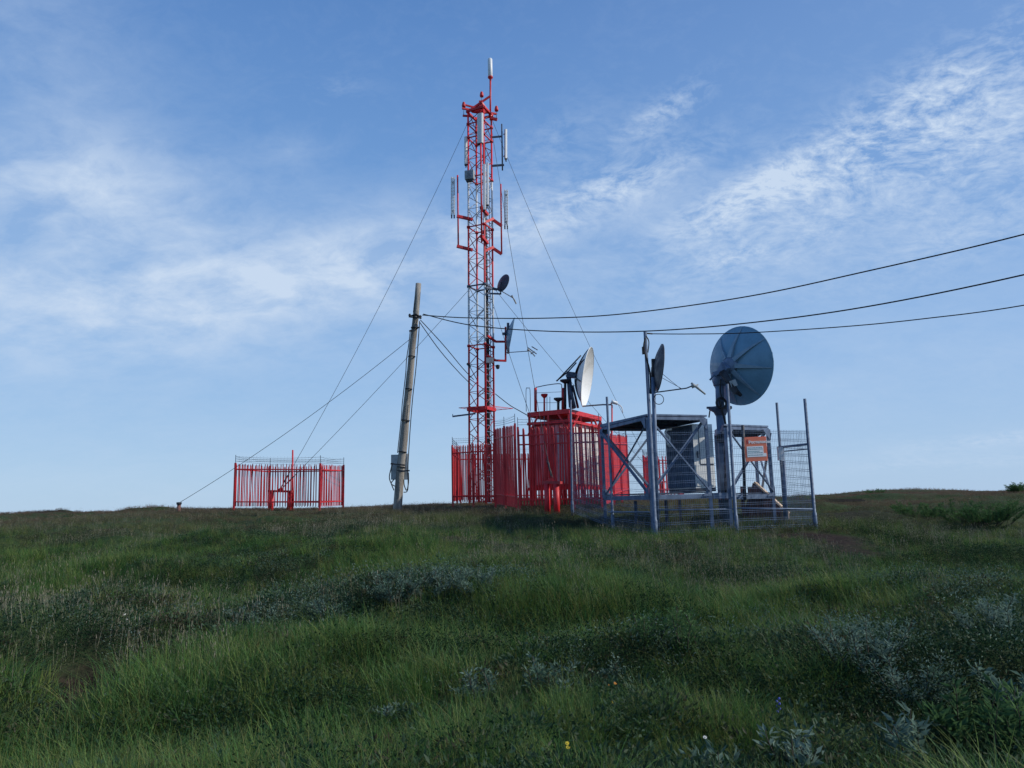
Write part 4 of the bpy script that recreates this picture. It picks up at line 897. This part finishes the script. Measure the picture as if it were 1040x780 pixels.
# ------------------------------------------------------------------ small dish on its pole
pp0 = base_of(668, 545, 19.6); ppt = P(663.3, 381, 19.6)
sd = thing('satellite_dish', pp0, 'small dark dish seen edge on beside the tall grey pole', 'dish antenna', DG)
MB().tube([pp0-UP*.2, ppt], .054, 14).build('mast_pipe', M['galv'], sd)
c = P(670, 373.5, 19.6); n_ = Vector((1, -.02, -.14)).normalized(); dish(c, n_, 1.27, .15, M['dishd'], sd)
MB().beam(ppt-UP*.05, c-n_*.16, .12, .14).beam(c-n_*.17-UP*.3, c-n_*.17+UP*.22, .08, .10).build('mount', M['dark'], sd)
n0, x0, y0 = frame_of(n_)
MB().tube([P(666, 398.5, 19.6), P(697, 394.3, 19.2), P(703, 392, 19.2)], .018, 6).build('feed_arm', M['galvd'], sd)
q = MB(); q.tube([c+x0*.5-y0*.1, P(692, 394.5, 19.25)], .007, 5); q.tube([c-x0*.5-y0*.25, P(692, 395.5, 19.25)], .007, 5); q.build('feed_struts', M['galvd'], sd)
q = MB(); q.tube([P(702, 389, 19.2), P(708, 393.5, 19.2), P(716.5, 400.5, 19.2)], [.03, .035, .022], 8); q.tube([P(703, 394, 19.2), P(709, 390.5, 19.2)], .02, 6); q.lathe(P(704, 391.5, 19.2), Vector((-1, 0, .4)), [(.001, -.05), (.045, -.05), (.06, .04), (.001, .04)], 10); q.build('feed_horn', M['box'], sd)
MB().ring(P(669, 405.5, 19.5), (.1, -1, 0), .135, .010, 28, 6).build('cable_loop', M['rubber'], sd)
# ------------------------------------------------------------------ wire mesh fence with tall poles
wfb = base_of(617, 540, 21)
wf = thing('mesh_fence', wfb, 'grey welded wire mesh fence on tall poles around the platforms', 'fence')
def fpole(pxb, pyb, pxt, pyt, d, r=.038, lab=None):
    b_ = base_of(pxb, pyb, d); t_ = P(pxt, pyt, d); MB().tube([b_-UP*.25, b_+UP*.45, b_+UP*.46, t_], [r*1.35, r*1.3, r, r*.9], 12).build('post', M['galvm'], wf, lab); return b_, t_
fa = fpole(581.5, 523, 579.5, 406, 24.5); fb = fpole(623, 541, 616.3, 403, 21.0); fc = fpole(666, 546, 655.2, 337, 19.3, .05, 'tallest grey pole carrying a cable at its top')
fd = fpole(748.5, 543, 738.5, 390, 19.7, .045); ff = fpole(828.5, 537, 817.3, 405, 20.6, .046); fe = fpole(798, 530, 788.8, 409, 22.0, .042)
def meshpanel(a_, b_, h0, h1_, name='wire_mesh', sp=.055, th=.0042):
    L_ = (b_-a_).length; n__ = int(L_/sp); q = MB()
    for i in range(n__+1):
        p = a_.lerp(b_, i/n__); q.beam(p+UP*h0, p+UP*h1_, th)
    zz = h0+.02; k = 0
    while zz < h1_:
        q.beam(a_+UP*zz, b_+UP*zz, th*1.7); zz += (.05 if k % 2 == 0 else .16); k += 1
    return q.build(name, M['galv'], wf)
for a_, b_ in ((fa[0], fb[0]), (fb[0], fc[0]), (fc[0], fd[0]), (fd[0], ff[0]), (ff[0], fe[0])): meshpanel(a_, b_, .08, 2.72)
q = MB(); q.tube([P(790, 454.5, 22), P(821, 451, 20.8)], .035, 8); q.tube([P(795, 458.5, 22), P(820.5, 456, 20.8)], .02, 6); q.tube([P(797, 517, 22), P(827, 517.5, 20.7)], .03, 8); q.tube([P(796, 468, 21.9), P(799, 530, 21.9)], .05, 8)
q.build('gate_rails', M['galv'], wf)
MB().box(P(793, 461, 21.8), (.085, 0, 0), (0, .05, 0), (0, 0, .19)).build('gate_box', M['white'], wf)
q = MB(); q.tube(spline([P(655.5, 343, 19.2), P(653.8, 352, 19.2), P(656, 362, 19.2), P(660, 378, 19.3), P(661, 400, 19.3)], 5), .022, 6); q.tube(spline([P(656, 341, 19.2), P(659, 347, 19.2), P(658, 358, 19.2)], 5), .015, 6); q.box(P(653.3, 356, 19.2), (.03, 0, 0), (0, .03, 0), (0, 0, .1)); q.tube([P(656, 338.5, 19.3), P(662.5, 339, 19.4)], .02, 6)
q.build('pole_cables', M['rubber'], wf)
# loose lower crossbars along the front
q = MB(); q.tube([P(618, 520, 21), P(660, 520, 19.5)], .02, 6); q.tube([P(664, 518, 19.35), P(748, 517, 19.75)], .02, 6); q.tube([P(749, 516, 19.75), P(827, 517, 20.6)], .02, 6); q.build('lower_rail', M['galv'], wf)
# ------------------------------------------------------------------ orange sign
so_ = P(767.8, 456, 19.80)
s_x = Vector((1, .11, .03)).normalized(); s_z = UP; sg = thing('notice_board', so_, 'orange notice board with white lettering wired to the mesh fence', 'sign')
hw, hh = .303, .325
sn = Vector((s_x.y, -s_x.x, 0)).normalized()
MB().box(so_, s_x*hw, sn*.01, UP*hh).build('board', M['orange'], sg)
def strip(x0_, x1_, z0_, z1_, mat_, nm): 
    MB().box(so_+s_x*((x0_+x1_)/2)+UP*((z0_+z1_)/2)+sn*.014, s_x*((x1_-x0_)/2), sn*.002, UP*((z1_-z0_)/2)).build(nm, M[mat_], sg)
strip(-.26, .20, -.21, .075, 'signw', 'text_panel'); strip(.202, .275, -.21, -.12, 'signw', 'text_panel')
q = MB()
for j, z_ in enumerate((.035, -.005, -.06, -.10, -.16)):
    x_ = -.235
    while x_ < (.15 if j != 2 else .08):
        w_ = random.uniform(.02, .06); q.box(so_+s_x*(x_+w_/2)+UP*z_+sn*.018, s_x*w_/2, sn*.0015, UP*.008); x_ += w_+.014
q.build('small_print', M['signt'], sg)
def text(body, size, pos, mat_, nm):
    cu = bpy.data.curves.new(nm, 'FONT'); cu.body = body; cu.size = size; cu.extrude = .002; cu.offset = size*.035
    o = bpy.data.objects.new('tmp', cu); COL.objects.link(o); bpy.context.view_layer.update()
    me_ = bpy.data.meshes.new_from_object(o.evaluated_get(bpy.context.evaluated_depsgraph_get())); bpy.data.objects.remove(o)
    rot = Matrix((s_x, UP, -Vector((-sn.x, -sn.y, 0)))).transposed().to_4x4()
    me_.transform(Matrix.Translation(pos-so_) @ rot); me_.materials.clear(); me_.materials.append(mat_)
    b_ = bpy.data.objects.new(nm, me_); COL.objects.link(b_); b_.parent = sg
text('Ростелеком', .105, so_+s_x*-.20+UP*.15+sn*.014, M['signw'], 'lettering')
q = MB(); L0 = so_+s_x*-.245+sn*.014
q.prism([L0+UP*.15, L0+s_x*.03+UP*.15, L0+s_x*.03+UP*.26, L0+s_x*.015+UP*.28, L0+UP*.24], sn*.003); q.build('emblem', M['redfaded'], sg)
MB().tube([P(756.5, 508, 20.7), P(754.3, 432, 20.7)], .045, 8).build('sign_post', M['dark'], sg)
# ------------------------------------------------------------------ brown wooden lean-to and debris
wb = base_of(775, 526, 22.9); ln = thing('wooden_lean_to', wb, 'low brown wooden wedge with a pale sloping board edge by the fence', 'wooden hatch')
a_, b_, c_, e_ = P(764.5, 490.5, 22.8), P(800, 523, 22.5), P(752, 531, 22.9), P(798, 531, 22.5)
back = Vector((.5, 1.3, 0))
MB().prism([c_, e_, b_-UP*.03, a_], back).build('body', M['woodd'], ln)
sl = MB(); dn = (b_-a_).normalized(); up_ = Vector((-dn.z, 0, dn.x)); up_ = up_ if up_.z > 0 else -up_
for s0_, s1_ in ((0, .52), (.54, .78), (.8, 1.0)):
    p0_, p1_ = a_.lerp(b_, s0_), a_.lerp(b_, s1_); sl.box((p0_+p1_)/2+up_*.04-Vector((0, .03, 0))+back*.5, (p1_-p0_)/2, back*.53, up_*.025)
sl.build('roof_boards', M['woodl'], ln)
q = MB()
for k in range(6): p0_ = c_.lerp(e_, (k+.5)/6); tt = a_.lerp(b_, max(0, (k-.8)/5)); q.beam(Vector((p0_.x, p0_.y-.03, p0_.z)), Vector((p0_.x, p0_.y-.03, min(tt.z-.08, a_.z-.1))), .11, .02, up=(0, 1, 0))
q.build('face_boards', M['woodd'], ln)
bx = thing('wooden_crate', base_of(798, 528, 22.3), 'small pale wooden box end at the foot of the brown wedge', 'crate')
cb_ = P(797.5, 523.5, 22.2)
MB().box(cb_, (.09, .02, 0), (0, .10, 0), (0, 0, .12)).build('crate_body', M['woodl'], bx)
MB().box(cb_+Vector((0, -.105, .0)), (.05, .01, 0), (0, .004, 0), (0, 0, .05)).build('crate_opening', M['dark'], bx)
dp = base_of(857, 511, 30.5); db = thing('plank_pile', dp, 'dark weathered planks lying on the turf right of the fence', 'planks')
for k in range(3): MB().beam(dp+Vector((-.8+.15*k, .1*k, .10+.05*k)), dp+Vector((.8, .15*k-.1, .12+.03*k)), .16, .04).build('plank', M['twig'], db)
# ------------------------------------------------------------------ sky
SUN_AZ = R(97); SUN_EL = R(36)      # azimuth measured clockwise from +Y (view direction)
w = bpy.data.worlds.new('World'); S.world = w; w.use_nodes = True; w.node_tree.nodes.clear(); t = NT(w.node_tree)
out = t.add('ShaderNodeOutputWorld'); bg = t.add('ShaderNodeBackground', {'Strength': .10}); t.l.new(bg.outputs[0], out.inputs[0])
sky = t.add('ShaderNodeTexSky', sky_type='NISHITA', sun_disc=False, sun_elevation=SUN_EL, sun_rotation=SUN_AZ, altitude=300, air_density=1.0, dust_density=.4, ozone_density=2.2)
tc = t.add('ShaderNodeTexCoord').outputs['Generated']; sx = t.add('ShaderNodeSeparateXYZ', {0: tc}); dx_, dy_, dz_ = sx.outputs
az = t.m('ARCTAN2', dx_, dy_); el = t.m('ARCSINE', dz_)
def azel(px, py): v_ = ray(px, py).normalized(); return math.atan2(v_.x, v_.y), math.asin(v_.z)
def blob(px, py, rx, ry, rot, amp):
    a0_, e0_ = azel(px, py); ca, sa = math.cos(R(rot)), math.sin(R(rot)); u_ = t.m('SUBTRACT', az, a0_); v_ = t.m('SUBTRACT', el, e0_)
    p1 = t.m('DIVIDE', t.m('ADD', t.m('MULTIPLY', u_, ca), t.m('MULTIPLY', v_, sa)), rx/F); p2 = t.m('DIVIDE', t.m('SUBTRACT', t.m('MULTIPLY', v_, ca), t.m('MULTIPLY', u_, sa)), ry/F)
    s_ = t.m('ADD', t.m('MULTIPLY', p1, p1), t.m('MULTIPLY', p2, p2)); return t.m('MULTIPLY', t.m('EXPONENT', t.m('MULTIPLY', s_, -1.0)), amp)
def dens(blobs):
    a = None
    for b_ in blobs: q_ = blob(*b_); a = q_ if a is None else t.m('ADD', a, q_)
    return a
# projected cloud-layer coordinates
iz = t.m('DIVIDE', 1.0, t.m('ADD', t.m('MAXIMUM', dz_, 0.0), .34))
cv_ = t.add('ShaderNodeCombineXYZ', {0: t.m('MULTIPLY', dx_, iz), 1: t.m('MULTIPLY', dy_, iz), 2: 0.0}).outputs[0]
mpn = t.add('ShaderNodeMapping', {'Vector': cv_, 'Rotation': (0, 0, R(20)), 'Scale': (2.3, 2.9, 1)}).outputs[0]
wn = t.add('ShaderNodeTexNoise', {'Vector': mpn, 'Scale': 2.2, 'Detail': 3.0}).outputs['Color']
warp = t.add('ShaderNodeVectorMath', {0: mpn, 1: t.add('ShaderNodeVectorMath', {0: wn, 'Scale': .28}, operation='SCALE').outputs[0]}, operation='ADD').outputs[0]
nA = t.noise(warp, 2.6, 9, .62); nB = t.noise(warp, 15, 6, .66); nC = t.noise(warp, 1.0, 4, .5)
soft = dens([(70, 185, 130, 45, 4, .85), (60, 290, 330, 62, 6, .58), (350, 270, 220, 42, 12, .62), (170, 330, 260, 50, 12, .35), (20, 40, 110, 60, 0, .40), (300, 150, 45, 14, 12, .34), (420, 240, 130, 50, 10, .2), (620, 235, 170, 38, 10, .30), (800, 260, 300, 40, 10, .22), (850, 370, 300, 50, 4, .18), (930, 460, 200, 12, 3, .16), (130, 480, 300, 60, 0, .1)])
wisp = dens([(880, 152, 170, 28, 20, .85), (1010, 130, 110, 40, 10, .9), (770, 192, 90, 20, 22, .6), (940, 85, 80, 22, 12, .42), (672, 116, 50, 14, 22, .75), (560, 145, 60, 22, 20, .3), (740, 200, 60, 12, 20, .5), (1010, 220, 130, 30, 14, .42), (590, 205, 130, 26, 16, .6), (800, 250, 130, 22, 16, .35), (740, 262, 30, 8, 10, .4), (640, 185, 60, 14, 15, .4), (345, 90, 30, 10, 10, .15), (1020, 445, 70, 6, 4, .45), (920, 471, 40, 5, 4, .3), (1020, 468, 40, 5, 4, .3)])
fA = t.add('ShaderNodeMapRange', {'Value': nA, 'From Min': .34, 'From Max': .66}).outputs[0]
fB = t.add('ShaderNodeMapRange', {'Value': t.m('ADD', t.m('MULTIPLY', nA, .47), t.m('MULTIPLY', nB, .53)), 'From Min': .40, 'From Max': .62}).outputs[0]
dS = t.m('MULTIPLY', soft, t.m('MULTIPLY_ADD', fA, .75, .25)); dW = t.m('MULTIPLY', wisp, fB)
den = t.m('ADD', t.m('ADD', dS, dW), t.m('MULTIPLY', t.m('SUBTRACT', fB, .45), .06), clamp=True)
hs = t.add('ShaderNodeHueSaturation', {'Saturation': 1.0, 'Value': 1.0, 'Color': sky.outputs[0]}).outputs[0]
ge = t.add('ShaderNodeMapRange', {'Value': el, 'From Min': -.05, 'From Max': .75}).outputs[0]
grad = t.ramp(ge, [(0, (.440, .625, .830)), (.10, (.415, .605, .835)), (.30, (.300, .505, .815)), (.55, (.180, .370, .720)), (.80, (.120, .275, .610)), (1, (.075, .20, .50))])
grad = t.add('ShaderNodeVectorMath', {0: grad, 'Scale': 10.0}, operation='SCALE').outputs[0]
skyc = t.mix(.88, hs, grad)
side_ = t.add('ShaderNodeMapRange', {'Value': az, 'From Min': -.1, 'From Max': .75}).outputs[0]
skyc = t.mix(t.m('MULTIPLY', side_, .22), skyc, (3.3, 4.6, 7.5))
cloudc = (5.9, 7.1, 8.8)
fin = t.mix(t.m('MULTIPLY', den, .95, clamp=True), skyc, cloudc)
t.l.new(fin, bg.inputs[0])
sun = bpy.data.objects.new('sun', bpy.data.lights.new('sun', 'SUN')); COL.objects.link(sun)
sun.data.energy = 3.6; sun.data.angle = R(.5); sun.data.color = (1.0, .95, .87)
sd_ = Vector((math.sin(SUN_AZ)*math.cos(SUN_EL), math.cos(SUN_AZ)*math.cos(SUN_EL), math.sin(SUN_EL)))
sun.rotation_euler = sd_.to_track_quat('Z', 'Y').to_euler(); sun.location = (20, 10, 30)
S.view_settings.view_transform = 'Standard'; S.view_settings.look = 'None'; S.view_settings.gamma = 1.0; S.view_settings.exposure = 0.0; S.view_settings.use_curve_mapping = False
S.render.engine = 'CYCLES'; S.cycles.max_bounces = 5; S.cycles.diffuse_bounces = 3; S.cycles.transparent_max_bounces = 4
